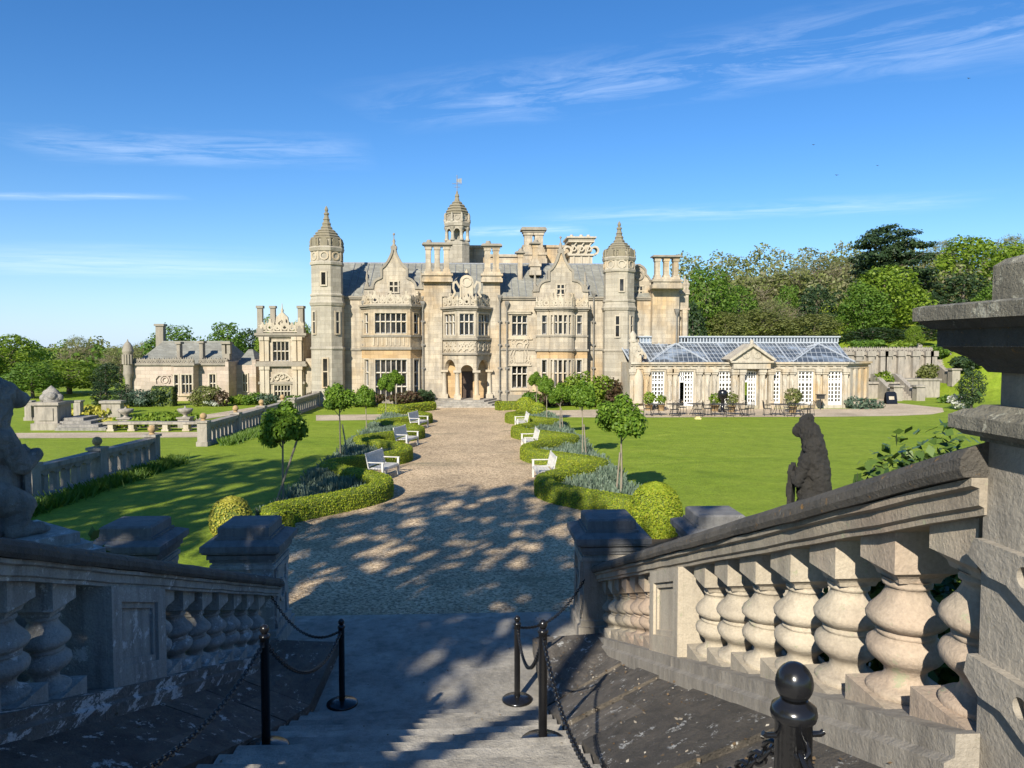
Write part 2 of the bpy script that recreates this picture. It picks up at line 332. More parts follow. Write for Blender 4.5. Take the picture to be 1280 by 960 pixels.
def dup(root, loc, rz=None, label=None, scale=None):
    r = root.copy(); COL.objects.link(r); r.location = loc
    if rz is not None: r.rotation_euler = (0, 0, rz)
    if scale is not None: r.scale = scale if hasattr(scale, '__len__') else (scale,) * 3
    if label: r['label'] = label
    for ch in list(root.children):
        c = ch.copy(); COL.objects.link(c); c.parent = r
        for g in list(ch.children):
            e = g.copy(); COL.objects.link(e); e.parent = c
    return r
def npmesh(name, V, F, mats, MI=None, smooth=False):
    V = np.asarray(V, dtype=np.float32); F = np.asarray(F, dtype=np.int32); me = bpy.data.meshes.new(name)
    me.vertices.add(len(V)); me.vertices.foreach_set('co', V.ravel()); n = F.shape[1]
    me.loops.add(F.size); me.loops.foreach_set('vertex_index', F.ravel())
    me.polygons.add(len(F)); me.polygons.foreach_set('loop_start', np.arange(0, F.size, n, dtype=np.int32))
    for k in mats: me.materials.append(M[k])
    if MI is not None: me.polygons.foreach_set('material_index', np.asarray(MI, dtype=np.int32))
    me.update(calc_edges=True); me.validate()
    if smooth: me.polygons.foreach_set('use_smooth', [True] * len(F))
    return me
def leafquads(pos, nrm, size, aspect=1.6):  # kite shaped leaves
    n = len(pos); nrm = nrm / (np.linalg.norm(nrm, axis=1, keepdims=True) + 1e-9)
    t = rng.normal(size=(n, 3)); t -= nrm * (t * nrm).sum(1, keepdims=True); t /= np.linalg.norm(t, axis=1, keepdims=True) + 1e-9
    b = np.cross(nrm, t); sz = (size * rng.uniform(.65, 1.3, n))[:, None]
    a = t * sz * .5 * aspect; w = b * sz * .5
    V = np.stack([pos - a, pos + w - a * .1, pos + a, pos - w - a * .1], 1).reshape(-1, 3)
    return V, np.arange(4 * n).reshape(n, 4)
def shell(blobs, dens, size, keep=.74, thick=.3, up=.35, rnd=.7, aspect=1.6):
    """leaf points spread through the outer part of many small clumps"""
    B = [(np.array(c, float), np.array(r if hasattr(r, '__len__') else (r, r, r), float)) for c, r in blobs]; PS = []; NS = []
    for c, r in B:
        k = max(8, int(dens * (r[0] * r[1] + r[0] * r[2] + r[1] * r[2]) * 4.2))
        d = rng.normal(size=(k, 3)); d /= np.linalg.norm(d, axis=1, keepdims=True)
        p = c + d * r * (1 - thick * rng.random((k, 1)) ** 1.5) * (1 + .10 * rng.normal(size=(k, 1)))
        ok = np.ones(k, bool)
        for c2, r2 in B:
            if c2 is c: continue
            ok &= (((p - c2) / r2) ** 2).sum(1) > keep ** 2
        PS.append(p[ok]); NS.append(d[ok] + rnd * rng.normal(size=(ok.sum(), 3)) + np.array([0, 0, up]))
    return leafquads(np.concatenate(PS), np.concatenate(NS), size, aspect)
# ------------------------------------------------------------------ ground, drive, paths
def sst(a, b, x):
    t = min(1, max(0, (x - a) / (b - a))); return t * t * (3 - 2 * t)
def H(x, y):
    z = 0.0
    if y < 11:
        z = min(2.6, max(0, .34 * (10.3 - y)))
        if -2.85 < x < 1.85: z -= 1.2
    z += 4.0 * sst(39.5, 44, x) * sst(54, 68, y) + (4.0 if (x > 25 and y > 66 and x <= 39.5) else 0) * (1 - sst(39.5, 44, x))
    z += 9 * sst(76, 140, y) * sst(4, 46, x) + 13 * sst(95, 260, y) * sst(0, 90, x)
    z -= 3.0 * sst(60, 260, y) * sst(-10, -60, x)
    return z
xs = sorted(set([-1500, -700, -400, -250, -160] + list(range(-120, -14, 6)) + [-14, -11, -9, -7, -6, -5, -4.2, -3.6, -3.1, -2.86, -2.84, -1.2, 0, 1.0, 1.84, 1.86, 2.2, 2.8, 3.5, 5, 7, 9, 12, 16, 20, 24, 24.9, 25.1, 28, 32, 36, 38, 39.4, 40.5, 42, 44, 47, 50] + list(range(56, 160, 7)) + [180, 230, 300, 420, 700, 1500]))
ys = sorted(set([-400, -200, -120, -80, -50, -30, -18, -10, -5] + [i * .6 for i in range(-4, 20)] + [12, 14, 18, 24, 30, 38, 46, 52] + list(range(54, 66, 2)) + [65.9, 66.1, 68, 70, 74, 78, 84] + list(range(90, 270, 9)) + [300, 380, 500, 800, 1400, 2400]))
b = MB(); nx = len(xs)
b.add([(x, y, H(x, y)) for y in ys for x in xs], [(j * nx + i, j * nx + i + 1, (j + 1) * nx + i + 1, (j + 1) * nx + i) for j in range(len(ys) - 1) for i in range(nx - 1)], 0)
tag(b.build('ground', 'lawn'), kind='structure')
AX = -.28
def hs_(y):                                                   # how far the scalloped hedge stands off the axis
    c = .5 + .5 * math.cos(2 * math.pi * (y - 22.3) / 7.2); return 4.62 - 2.28 * c ** .72
def strip(name, mat, rows, z):
    b = MB(); b.add([p for (y, a, c) in rows for p in ((a, y, z), (c, y, z))], [(2 * i, 2 * i + 1, 2 * i + 3, 2 * i + 2) for i in range(len(rows) - 1)])
    return tag(b.build(name, mat), kind='structure')
rows = [(11.9, -4.9, 4.4), (15, -5.2, 4.6), (18.2, -4.9, 4.3)] + [(y / 4, AX - hs_(y / 4), AX + hs_(y / 4)) for y in range(75, 187)] + [(47, -4.2, 3.6), (55.5, -4.0, 3.4), (58.2, -3.6, 3)]
strip('gravel_drive', 'gravel', rows, .012)
def sheet(name, mat, pts, z):
    b = MB(); b.add([(p[0], p[1], z) for p in pts], [tuple(range(len(pts)))]); return tag(b.build(name, mat), kind='structure')
right = [G(620, 521), G(760, 522), G(900, 521.5), G(1040, 521), G(1120, 520), G(1165, 518), G(1180, 515), G(1178, 510), G(1150, 507), G(1118, 503.5), G(1108, 498), G(1085, 500), G(1075, 511), G(800, 511), G(700, 513), G(620, 512.5)]
sheet('terrace_path', 'path', right, .008)
sheet('terrace_path', 'path', [G(395, 526), G(548, 524), G(548, 517), G(395, 519)], .008)
sheet('parterre_path', 'path', [(-60, 37.4), (-12.3, 37.4), (-12.3, 39.7), (-60, 39.7)], .008)
sheet('parterre_path', 'path', [G(196, 528), G(232, 528), G(352, 509), G(318, 509)], .012)
sheet('parterre_path', 'path', [G(115, 535), G(262, 535), G(262, 532.5), G(115, 532.5)], .010)
sheet('flower_bed', 'soil', [(3.2, 12.3), (4.7, 12.3), (5.2, 17), (4.9, 18.8), (3.6, 18.8)], .016)
for s in (-1, 1):
    b = MB(); rw = [(y / 4, AX + s * (hs_(y / 4)), AX + s * 5.2) for y in range(75, 187)]
    b.add([p for (y, a, c) in rw for p in ((a, y, .007), (c, y, .007))], [(2 * i, 2 * i + 1, 2 * i + 3, 2 * i + 2) for i in range(len(rw) - 1)])
    tag(b.build('flower_bed', 'soil'), kind='structure')

# ------------------------------------------------------------------ the manor house
FD = 58.0
def X(px, D=FD): return PX(px, D)
def Z(py, D=FD): return PZ(py, D)
WM = ['trim', 'glass', 'white']
def window(parent, p0, p1, h, nl, trans=(), depth=.2, mul=.058, sill=True, hood=False, bars=0, name='window', mats=WM, bw=.02):
    """stone mullioned window in a hole (u0,u1,z0,z1) of the wall p0-p1: glass, mullions, transoms, casement bars"""
    d = Vector((p1[0] - p0[0], p1[1] - p0[1])); u = d.normalized(); u0, u1, z0, z1 = h; b = MB(); n = Vector((u.y, -u.x))
    q = lambda a, z, k: (p0[0] + u.x * a + n.x * k, p0[1] + u.y * a + n.y * k, z)
    lw = (u1 - u0) / nl; zl = [0] + list(trans) + [1]; rd = random.Random(int((p0[0] * 31 + u0 * 17 + z0 * 7) * 100))
    for i in range(nl):
        for a, c in zip(zl[:-1], zl[1:]):                              # each pane hangs a hair out of true
            k = lambda: -depth + .012 + rd.uniform(-.009, .009); A, B, C, E = u0 + i * lw, u0 + (i + 1) * lw, z0 + (z1 - z0) * a, z0 + (z1 - z0) * c
            b.add([q(A, C, k()), q(B, C, k()), q(B, E, k()), q(A, E, k())], [(0, 1, 2), (0, 2, 3)], 1)
    for i in range(1, nl): b.obox(p0, u, u0 + i * lw - mul / 2, u0 + i * lw + mul / 2, z0, z1, -depth + .03, -.035, 0)
    for t in trans: b.obox(p0, u, u0, u1, z0 + (z1 - z0) * t - mul / 2, z0 + (z1 - z0) * t + mul / 2, -depth + .031, -.045, 0)
    if bars:
        zz = [0] + list(trans) + [1]
        for i in range(nl):
            for a, c in zip(zz[:-1], zz[1:]):
                A, B, C, D = u0 + i * lw + mul / 2, u0 + (i + 1) * lw - mul / 2, z0 + (z1 - z0) * a + mul / 2, z0 + (z1 - z0) * c - mul / 2
                for (e, f, g, k) in ((A, A + bw, C, D), (B - bw, B, C, D), (A, B, C, C + bw), (A, B, D - bw, D)): b.obox(p0, u, e, f, g, k, -depth + .025, -depth + .06, 2)
                for j in range(1, bars): b.obox(p0, u, A, B, C + (D - C) * j / bars - bw / 3, C + (D - C) * j / bars + bw / 3, -depth + .026, -depth + .05, 2)
    fr = .10
    for (a, c, e, f) in ((u0 - fr, u0, z0 - fr, z1 + fr), (u1, u1 + fr, z0 - fr, z1 + fr), (u0, u1, z1, z1 + fr), (u0, u1, z0 - fr, z0)): b.obox(p0, u, a, c, e, f, 0, .035, 0)
    if sill: b.obox(p0, u, u0 - fr - .05, u1 + fr + .05, z0 - fr - .1, z0 - fr, 0, .11, 0)
    if hood: b.obox(p0, u, u0 - .28, u1 + .28, z1 + fr, z1 + fr + .14, 0, .16, 0); b.obox(p0, u, u0 - .34, u1 + .34, z1 + fr + .14, z1 + fr + .21, 0, .22, 0)
    return b.build(name, mats, parent)
def arc(cx, cz, r, a0, a1, n=8): return [(cx + r * math.cos(R(a0 + (a1 - a0) * i / n)), cz + r * math.sin(R(a0 + (a1 - a0) * i / n))) for i in range(n + 1)]
def strapwork(b, p0, p1, z, h, n, m=0, fin=True, th=.14, seed=1, peak=True):
    """pierced Jacobean strapwork cresting between two plan points"""
    rd = random.Random(seed); d = Vector((p1[0] - p0[0], p1[1] - p0[1], 0)); L = d.length; u = d / L; nn = Vector((-u.y, u.x, 0)); o = (p0[0], p0[1], z)
    b.obox(p0, (u.x, u.y), 0, L, z, z + .1 * h, -th, .02, m); w = L / n; s = .11 * min(1.2, h)
    for i in range(n):
        c = w * (i + .5); k = (1.0 if i % 2 == (n // 2) % 2 else .72) * rd.uniform(.93, 1.05) if peak else .9
        r = min(w * .34, h * .24)
        b.ribbon(arc(c, .1 * h + r + h * .08, r, 0, 360, 10), s, o, u, nn, th, m)
        b.ribbon(arc(c - w * .32, h * .52 * k, w * .2, -60, 200, 6), s, o, u, nn, th, m)
        b.ribbon(arc(c + w * .32, h * .52 * k, w * .2, 240, -20, 6), s, o, u, nn, th, m)
        b.ribbon([(c - w * .48, .1 * h), (c - w * .45, h * .36), (c - w * .2, h * .62 * k), (c, h * .84 * k), (c + w * .2, h * .62 * k), (c + w * .45, h * .36), (c + w * .48, .1 * h)], s, o, u, nn, th * .8, m)
        b.ribbon([(c, h * .5 * k), (c, h * 1.0 * k)], s * 1.25, o, u, nn, th, m)
        if k > .9: b.ribbon([(c - w * .16, h * .93 * k), (c + w * .16, h * .93 * k)], s * 1.3, o, u, nn, th * 1.1, m)
    if fin:
        for i in range(n + 1):
            a = L * i / n; p = (p0[0] + u.x * a + nn.x * th / 2, p0[1] + u.y * a + nn.y * th / 2, z)
            b.lathe(p, [(.10, 0), (.10, h * .42), (.13, h * .44), (.05, h * .52), (.085, h * .62), (.02, h * .8), (.005, h * .95)], 6, m)
def octo(c, pts, b, m=0, mm=None): b.lathe((c[0], c[1], 0), pts, 8, m, R(22.5), smooth=False)

house = thing('manor_house', 'large cream stone manor house with gables and domed turrets closing the gravel drive', 'house', (AX, FD, 0))
EZ = Z(371)                                                    # eaves
xL, xR = X(400), X(815)
# wall: facade, flanks, back and the chimney breasts
b = MB(); fp0, fp1 = (xL, FD), (xR, FD)
cw = [(X(640) - xL, X(659) - xL, Z(485), Z(457)), (X(640) - xL, X(659) - xL, Z(419.5), Z(394))]
dr = (X(577) - xL, X(591) - xL, Z(501), Z(464))
b.wall(fp0, fp1, 0, EZ, cw + [dr], .3)
b.wall((xR, FD), (xR, 74), 0, EZ); b.wall((xL, 74), (xL, FD), 0, EZ); b.wall((xR, 74), (xL, 74), 0, EZ)
for a, c in ((530, 553), (611, 625)): b.obox((X(a), FD), (1, 0), 0, X(c) - X(a), 0, Z(353), -.9, .14)
for a, c in ((553, 564), (604, 611)): b.obox((X(a), FD), (1, 0), 0, X(c) - X(a), EZ, Z(353), -.9, .14)
b.build('wall', ['ashlar'], house)
for a, c in ((430, 458), (527, 530), (625, 671), (735, 758), (789, 815)):   # cornice, string and plinth along the front
    b = MB(); b.obox((X(a), FD), (1, 0), 0, X(c) - X(a), EZ - .22, EZ - .1, -.1, .12); b.obox((X(a), FD), (1, 0), 0, X(c) - X(a), EZ - .1, EZ + .02, -.1, .2); b.build('cornice', ['trimgrey'], house)
    b = MB(); b.obox((X(a), FD), (1, 0), 0, X(c) - X(a), 0, .55, 0, .12); b.obox((X(a), FD), (1, 0), 0, X(c) - X(a), .55, .68, 0, .07); b.build('plinth', ['trimgrey'], house)
    b = MB(); b.obox((X(a), FD), (1, 0), 0, X(c) - X(a), Z(438), Z(435.5), 0, .09); b.build('string_course', ['trimgrey'], house)
b = MB(); RZ = Z(330, 62.5)                                     # slate roof and its lead ridge
b.add([(xL - .3, FD - .05, EZ), (xR, FD - .05, EZ), (xR, 62.5, RZ), (xL + .6, 62.5, RZ), (xL + .6, 69, RZ), (xR, 69, RZ), (xL - .3, 74, EZ), (xR, 74, EZ)], [(0, 1, 2, 3), (3, 2, 5, 4), (4, 5, 7, 6), (0, 3, 4, 6), (1, 7, 5, 2)], 0)
sl_ = Vector((0, 62.5 - FD, RZ - EZ))
for px in range(434, 760, 9):
    x = X(px) + random.uniform(-.08, .08); b.tube([(x, FD, EZ + .04), (x, 62.5, RZ + .04)], .03, 4, 1)
b.tube([(xL + .6, 62.5, RZ), (xR, 62.5, RZ)], .10, 6, 1)
b.build('roof', ['slate', 'lead'], house)
for i, h in enumerate(cw): window(house, fp0, fp1, h, 3, (.62,), hood=(i == 1), bars=1, depth=.26)
b = MB()                                                       # crest panel between the two central windows
cx, zc = X(649.5), Z(441); o = (cx, FD - .004, zc); nv = (0, -1, 0)
for i, k in enumerate((.62, .38)): b.ribbon([(-k, -.75), (-k - .12, -.2), (-k * .8, .35), (-k - .05, .75)], .09, o, (1, 0, 0), nv, .08); b.ribbon([(k, -.75), (k + .12, -.2), (k * .8, .35), (k + .05, .75)], .09, o, (1, 0, 0), nv, .08)
b.ribbon(arc(0, .5, .3, 0, 360, 12), .09, o, (1, 0, 0), nv, .1); b.ribbon(arc(-.6, -.72, .2, 0, 300, 8), .08, o, (1, 0, 0), nv, .09); b.ribbon(arc(.6, -.72, .2, 180, -120, 8), .08, o, (1, 0, 0), nv, .09)
b.ribbon(arc(-.45, .85, .16, 0, 300, 8), .08, o, (1, 0, 0), nv, .09); b.ribbon(arc(.45, .85, .16, 180, -120, 8), .08, o, (1, 0, 0), nv, .09)
b.obox((cx, FD), (1, 0), -.3, .3, zc - .75, zc + .1, 0, .06); b.obox((cx, FD), (1, 0), -.95, .95, zc + 1.0, zc + 1.1, 0, .12); b.obox((cx, FD), (1, 0), -.9, .9, zc - 1.0, zc - .9, 0, .1)
b.build('carved_crest', ['trim'], house)
# door inside the porch
b = MB(); b.obox(fp0, (1, 0), dr[0], dr[1], dr[2], dr[3], -.28, -.2); dm = (dr[0] + dr[1]) / 2
for a in (dr[0] + .08, dm + .04):
    for z in (0, 1, 2): b.obox(fp0, (1, 0), a, a + dm - dr[0] - .12, dr[2] + .15 + z * .78, dr[2] + .8 + z * .78, -.2, -.17)
b.build('door', ['oak'], house)

def turret(px, D, off, wins):
    cx = X(px, D); s = D / 960.0; t = MB()
    yy = lambda y: PZ(float(np.interp(y, [222, 259, 300, 313, 330, 370, 381, 435, 512], off)), D)
    def pr(l): return [(w * s * 1.04, yy(y)) for w, y in l]
    octo((cx, D), pr([(21, 512), (21, 497), (19.6, 495), (19.6, 437), (20.6, 436.4), (20.6, 434.4), (19.4, 433), (19.4, 384), (20.5, 383), (21.4, 379.5), (20.3, 377.5), (19.2, 372), (20.2, 371.4), (20.2, 369.6), (18.6, 368), (18.6, 334), (20, 333), (20.2, 330), (18.6, 328.5), (18.6, 317), (20, 316.4), (21, 312.5), (19.4, 310.5), (17.4, 310), (17.2, 300)]), t, 0)
    ob = t.build('turret', ['turret'], house)
    d = MB(); octo((cx, D), pr([(18.2, 301), (18.4, 299.6), (17.2, 298.8), (15.2, 298.8), (15, 297.4), (15.8, 297.2), (15, 296), (13.2, 295.6), (13, 294), (13.7, 293.8), (12.7, 292.4), (10.7, 292), (10.4, 290.8), (11, 290.6), (9.4, 289), (7, 288.6), (6.6, 286.8), (7.2, 286.6), (5.9, 284.8), (5, 284.2), (4.8, 282), (5.5, 281.8), (4.5, 279.6), (3.6, 279), (3.4, 276.6), (4.2, 276.2), (3, 274), (2.3, 270.6), (3.2, 270), (3.2, 268), (1.4, 266.8), (2.3, 264), (1.6, 261.6), (.3, 259)]), d, 0)
    for k in range(8):                                          # little arched dormers and corner knobs round the dome's foot
        a = R(22.5 + 45 * k); r = 19.4 * s; p = (cx + r * math.cos(a), D + r * math.sin(a), yy(311))
        d.lathe(p, [(.10, 0), (.12, .1), (.07, .22), (.10, .36), (.05, .5), (.02, .62)], 6)
        a += R(22.5); rr = 17.2 * s; n = Vector((math.cos(a), math.sin(a), 0)); u = Vector((-n.y, n.x, 0)); o = Vector((cx, D, yy(310.5))) + n * rr * .93
        d.ext([(-.26, 0), (.26, 0), (.26, .34)] + arc(0, .34, .26, 0, 180, 6)[1:], o, u, (0, 0, 1), n, .16)
    d.build('dome', ['dome'], ob)
    d = MB()                                                    # roundels on each face of the upper stage
    for k in range(8):
        a = R(45 * k); rr = 18.6 * s * .962; n = Vector((math.cos(a), math.sin(a), 0)); u = Vector((-n.y, n.x, 0)); o = Vector((cx, D, yy(322.5))) + n * rr
        d.ribbon(arc(0, 0, .27, 0, 360, 12), .1, o, u, n, .07); d.ribbon([(-.42, -.33), (-.42, .33)], .07, o, u, n, .05); d.ribbon([(.42, -.33), (.42, .33)], .07, o, u, n, .05)
    d.build('roundel_frieze', ['trim'], ob)
    for (face, du, y0, y1, w) in wins:
        a = R(face); r = (19.4 if y0 > 375 else 18.6) * s * .965; n = Vector((math.cos(a), math.sin(a))); u = Vector((-n.y, n.x))
        c = Vector((cx, D)) + n * (r + .004) + u * du; z0, z1 = yy(y1), yy(y0); w_ = MB()
        w_.obox(c, u, -w / 2, w / 2, z0, z1, .0, .012, 1); w_.obox(c, u, -w / 2 - .1, -w / 2, z0 - .1, z1 + .1, 0, .07); w_.obox(c, u, w / 2, w / 2 + .1, z0 - .1, z1 + .1, 0, .07)
        w_.obox(c, u, -w / 2, w / 2, z1, z1 + .1, 0, .07); w_.obox(c, u, -w / 2, w / 2, z0 - .1, z0, 0, .1)
        if y1 - y0 > 18: w_.obox(c, u, -w / 2, w / 2, (z0 + z1) / 2 + .05, (z0 + z1) / 2 + .13, .012, .06)
        w_.build('window', ['trim', 'glass'], ob)
    return ob
turret(410, 57.3, [222, 259, 300, 313, 330, 370, 381, 435, 512], [(-90, -.06, 343, 358, .30), (-45, .05, 391, 417, .27), (-135, .0, 391, 417, .27), (-90, -.0, 448, 482, .30)])
turret(773, 57.3, [238, 275, 313, 323, 337, 376, 386, 438, 512], [(-90, 0, 343, 358, .28), (-90, -.3, 391, 417, .26), (-45, 0, 391, 417, .26), (-45, -.05, 448, 482, .3)])

def bay(name, pts, cuts, roofz, parts, mat='ashlar', face=None):
    """projecting bay on a plan outline; parts = per-face list of window holes (a0,a1,z0,z1,lights,transoms)"""
    b = MB(); ob = None; todo = []
    for (p, q), hs in zip(zip(pts[:-1], pts[1:]), parts):
        L = (Vector(q) - Vector(p)).length; hh = [(a * L, c * L, z0, z1) for (a, c, z0, z1, n, t) in hs]
        b.wall(p, q, 0, roofz, hh, .22); todo += [(p, q, h, n, t) for h, (_, _, _, _, n, t) in zip(hh, hs)]
    b.add([(p[0], p[1], roofz - .02) for p in pts], [tuple(range(len(pts)))])
    ob = b.build(name, [mat], house)
    m = MB(); m.band(pts, Z(448, pts[1][1]), Z(437.2, pts[1][1]), .006); m.build('lintel_band', ['warm'], ob)
    m = MB()
    for z0, z1, d in cuts: m.band(pts, z0, z1, d)
    m.build('string_course', ['trimgrey'], ob)
    for (p, q, h, n, t) in todo: window(ob, p, q, h, n, t, depth=.2, sill=False, bars=1)
    return ob
# left canted bay
D1 = 56.75; CZ = Z(381, D1)
pts = [(-8.35, FD), (X(464, D1), D1), (X(513, D1), D1), (-3.9, FD)]
U0, U1, L0, L1 = Z(417, D1), Z(391.5, D1), Z(502, D1), Z(449.5, D1)
side = [(.30, .74, U0, U1, 1, (.55,)), (.30, .74, L0, L1, 1, (.36, .69))]
cuts = [(CZ - .28, CZ - .14, .10), (CZ - .14, CZ, .24), (Z(437, D1), Z(434, D1), .13), (Z(421, D1), Z(419, D1), .08), (0, .4, .08)]
lb = bay('bay', pts, cuts, CZ, [side, [(.10, .90, U0, U1, 6, (.58,)), (.10, .90, L0, L1, 6, (.36, .69))], side])
b = MB()
for (p, q, n) in ((pts[0], pts[1], 2), (pts[1], pts[2], 5), (pts[2], pts[3], 2)): strapwork(b, p, q, CZ, .98, n, seed=n)
for k in np.linspace(.06, .94, 9):                               # fluted panel under the upper window
    L = pts[2][0] - pts[1][0]; b.obox(pts[1], (1, 0), k * L - .05, k * L + .05, Z(432, D1), Z(422, D1), 0, .05)
b.build('parapet', ['trim'], lb)
# entrance bay over the arcaded porch
D2 = 56.15; CZ2 = Z(383, D2)
pe = [(X(553.5), FD), (X(571.5, D2), D2), (X(595.5, D2), D2), (X(613.5), FD)]
b = MB(); U0, U1 = Z(419, D2), Z(392, D2); todo = []
AZ = Z(443, D2); SZ = Z(464, D2); FZ = Z(499.5, D2)
for p, q in zip(pe[:-1], pe[1:]):
    d = Vector((q[0] - p[0], q[1] - p[1])); L = d.length; u = d / L; n = Vector((u.y, -u.x))
    h = (.13 * L, .87 * L, U0, U1); b.wall(p, q, AZ, CZ2, [h], .22); todo.append((p, q, h))
    r = L * .5 - .24
    b.ext([(.03, SZ), (.24, SZ)] + arc(L / 2, SZ, r, 180, 0, 14) + [(L - .24, SZ), (L - .03, SZ), (L - .03, AZ), (.03, AZ)], (p[0], p[1], 0), (u.x, u.y, 0), (0, 0, 1), (-n.x, -n.y, 0), .3, 0)
b.add([(p[0], p[1], AZ + .2) for p in pe], [(0, 1, 2, 3)]); b.add([(p[0], p[1], CZ2 - .02) for p in pe], [(0, 1, 2, 3)])
eb = b.build('bay', ['ashlar'], house)
for p, q, h in todo: window(eb, p, q, h, 3, (.62,), sill=False, bars=1)
b = MB()
for z0, z1, d in ((CZ2 - .28, CZ2 - .14, .10), (CZ2 - .14, CZ2, .24), (Z(425, D2), Z(422.5, D2), .14), (Z(443.5, D2), Z(441.5, D2), .13), (SZ + 0.0, SZ + .0, 0)):
    if z1 > z0: b.band(pe, z0, z1, d)
b.build('string_course', ['trimgrey'], eb)
b = MB()
for i, (p, q) in enumerate(zip(pe[:-1], pe[1:])):
    d = Vector((q[0] - p[0], q[1] - p[1])); L = d.length; u = (d / L).to_3d(); n = Vector((u.y, -u.x, 0)); o = Vector((p[0], p[1], Z(433, D2)))
    for s in (.2, .5, .8):
        c = s * L; b.ribbon(arc(c, 0, .19, 0, 300, 8), .09, o, u, n, .09); b.ribbon([(c - .22, -.34), (c, -.1), (c + .22, .34)], .08, o, u, n, .08); b.ribbon([(c - .24, .3), (c - .05, .1), (c + .2, -.34)], .08, o, u, n, .07)
    strapwork(b, p, q, CZ2, 1.0, 3, seed=20 + i)
# tall arched centre panel of the parapet with side scrolls
p, q = pe[1], pe[2]; u = (1, 0, 0); cx = (p[0] + q[0]) / 2; o = (cx, D2 + .25, CZ2); T = Z(341, D2) - CZ2
b.ext([(-.5, 0), (.5, 0), (.5, T * .72)] + arc(0, T * .74, .5, 0, 180, 10)[1:-1] + [(-.5, T * .72)], o, u, (0, 0, 1), (0, 1, 0), .16)
b.ribbon(arc(0, T * .74, .34, 0, 360, 12), .1, o, u, (0, -1, 0), .08); b.ribbon([(-.42, .3), (-.42, T * .6)], .1, o, u, (0, -1, 0), .1); b.ribbon([(.42, .3), (.42, T * .6)], .1, o, u, (0, -1, 0), .1)
for s in (-1, 1):
    b.ribbon([(s * .5, T * .55), (s * .75, T * .74), (s * .95, T * .70), (s * .98, T * .55), (s * .85, T * .42), (s * 1.05, T * .28)], .15, o, u, (0, 1, 0), .16)
b.lathe((cx, D2 + .33, CZ2 + T), [(.1, 0), (.14, .1), (.04, .2), (.02, .3)], 8)
b.build('parapet', ['trim'], eb)
for p in (pe[0], pe[1], pe[2], pe[3]):
    cols = MB(); x, y = p; dx = .12 * (1 if x < AX else -1)
    if y == FD: y -= .2; x += dx
    else: y += .12
    cols.box(x - .26, x + .26, y - .26, y + .26, FZ, FZ + .32); cols.lathe((x, y, FZ + .32), [(.23, 0), (.23, .08), (.18, .12), (.165, (SZ - FZ) * .5), (.15, SZ - FZ - .6), (.2, SZ - FZ - .5), (.25, SZ - FZ - .42)], 14)
    cols.box(x - .28, x + .28, y - .28, y + .28, SZ - .10, SZ + .06)
    cols.build('porch_column', ['trim'], eb)
b = MB()
for i in range(4):
    e = .35 * (4 - i); b.ext([(X(551) - e, 0), (X(567, D2) - e * .8, FD - D2 + .5 + e), (X(600, D2) + e * .8, FD - D2 + .5 + e), (X(616) + e, 0)], (0, FD, FZ * i / 4), (1, 0, 0), (0, -1, 0), (0, 0, 1), FZ / 4 - .003 * (i < 3))
b.build('entrance_steps', ['step'], house)
b = MB(); b.obox((X(556), FD), (1, 0), 0, X(577) - X(556), FZ, AZ, 0, .012); b.obox((X(591), FD), (1, 0), 0, X(611) - X(591), FZ, AZ, 0, .012); b.obox((X(577), FD), (1, 0), 0, X(591) - X(577), Z(464), AZ, 0, .012); b.build('porch_lining', ['warm'], house)
# right bay with a bow in the middle
D3 = 57.0; CZ3 = Z(384, D3); bx0, bx1 = X(686.5, D3), X(718, D3); bc = (bx0 + bx1) / 2; br = (bx1 - bx0) / 2
bow = [(bc + br * math.cos(a), D3 - br * .72 * math.sin(a)) for a in np.linspace(math.pi, 0, 9)]
pts = [(X(671), FD), (X(671, D3), D3)] + bow + [(X(734, D3), D3), (X(734), FD)]
U0, U1, L0, L1 = Z(418, D3), Z(394, D3), Z(503, D3), Z(450, D3)
pp = [[], [(.42, .80, U0, U1, 1, (.62,)), (.42, .80, L0, L1, 1, (.36, .69))]] + [[(.08, .92, U0, U1, 1, (.62,)), (.08, .92, L0, L1, 1, (.36, .69))] for _ in range(8)] + [[(.2, .58, U0, U1, 1, (.62,)), (.2, .58, L0, L1, 1, (.36, .69))], []]
rb = bay('bay', pts, [(CZ3 - .26, CZ3 - .13, .10), (CZ3 - .13, CZ3, .22), (Z(439, D3), Z(436.5, D3), .13), (Z(421, D3), Z(419, D3), .07), (0, .4, .08)], CZ3, pp)
b = MB()
strapwork(b, pts[1], bow[0], CZ3, .95, 2, seed=3); strapwork(b, bow[-1], pts[-2], CZ3, .95, 2, seed=4)
for p, q in zip(bow[:-1], bow[1:]): strapwork(b, p, q, CZ3, 1.05, 1, seed=5, fin=False)
b.build('parapet', ['trim'], rb)

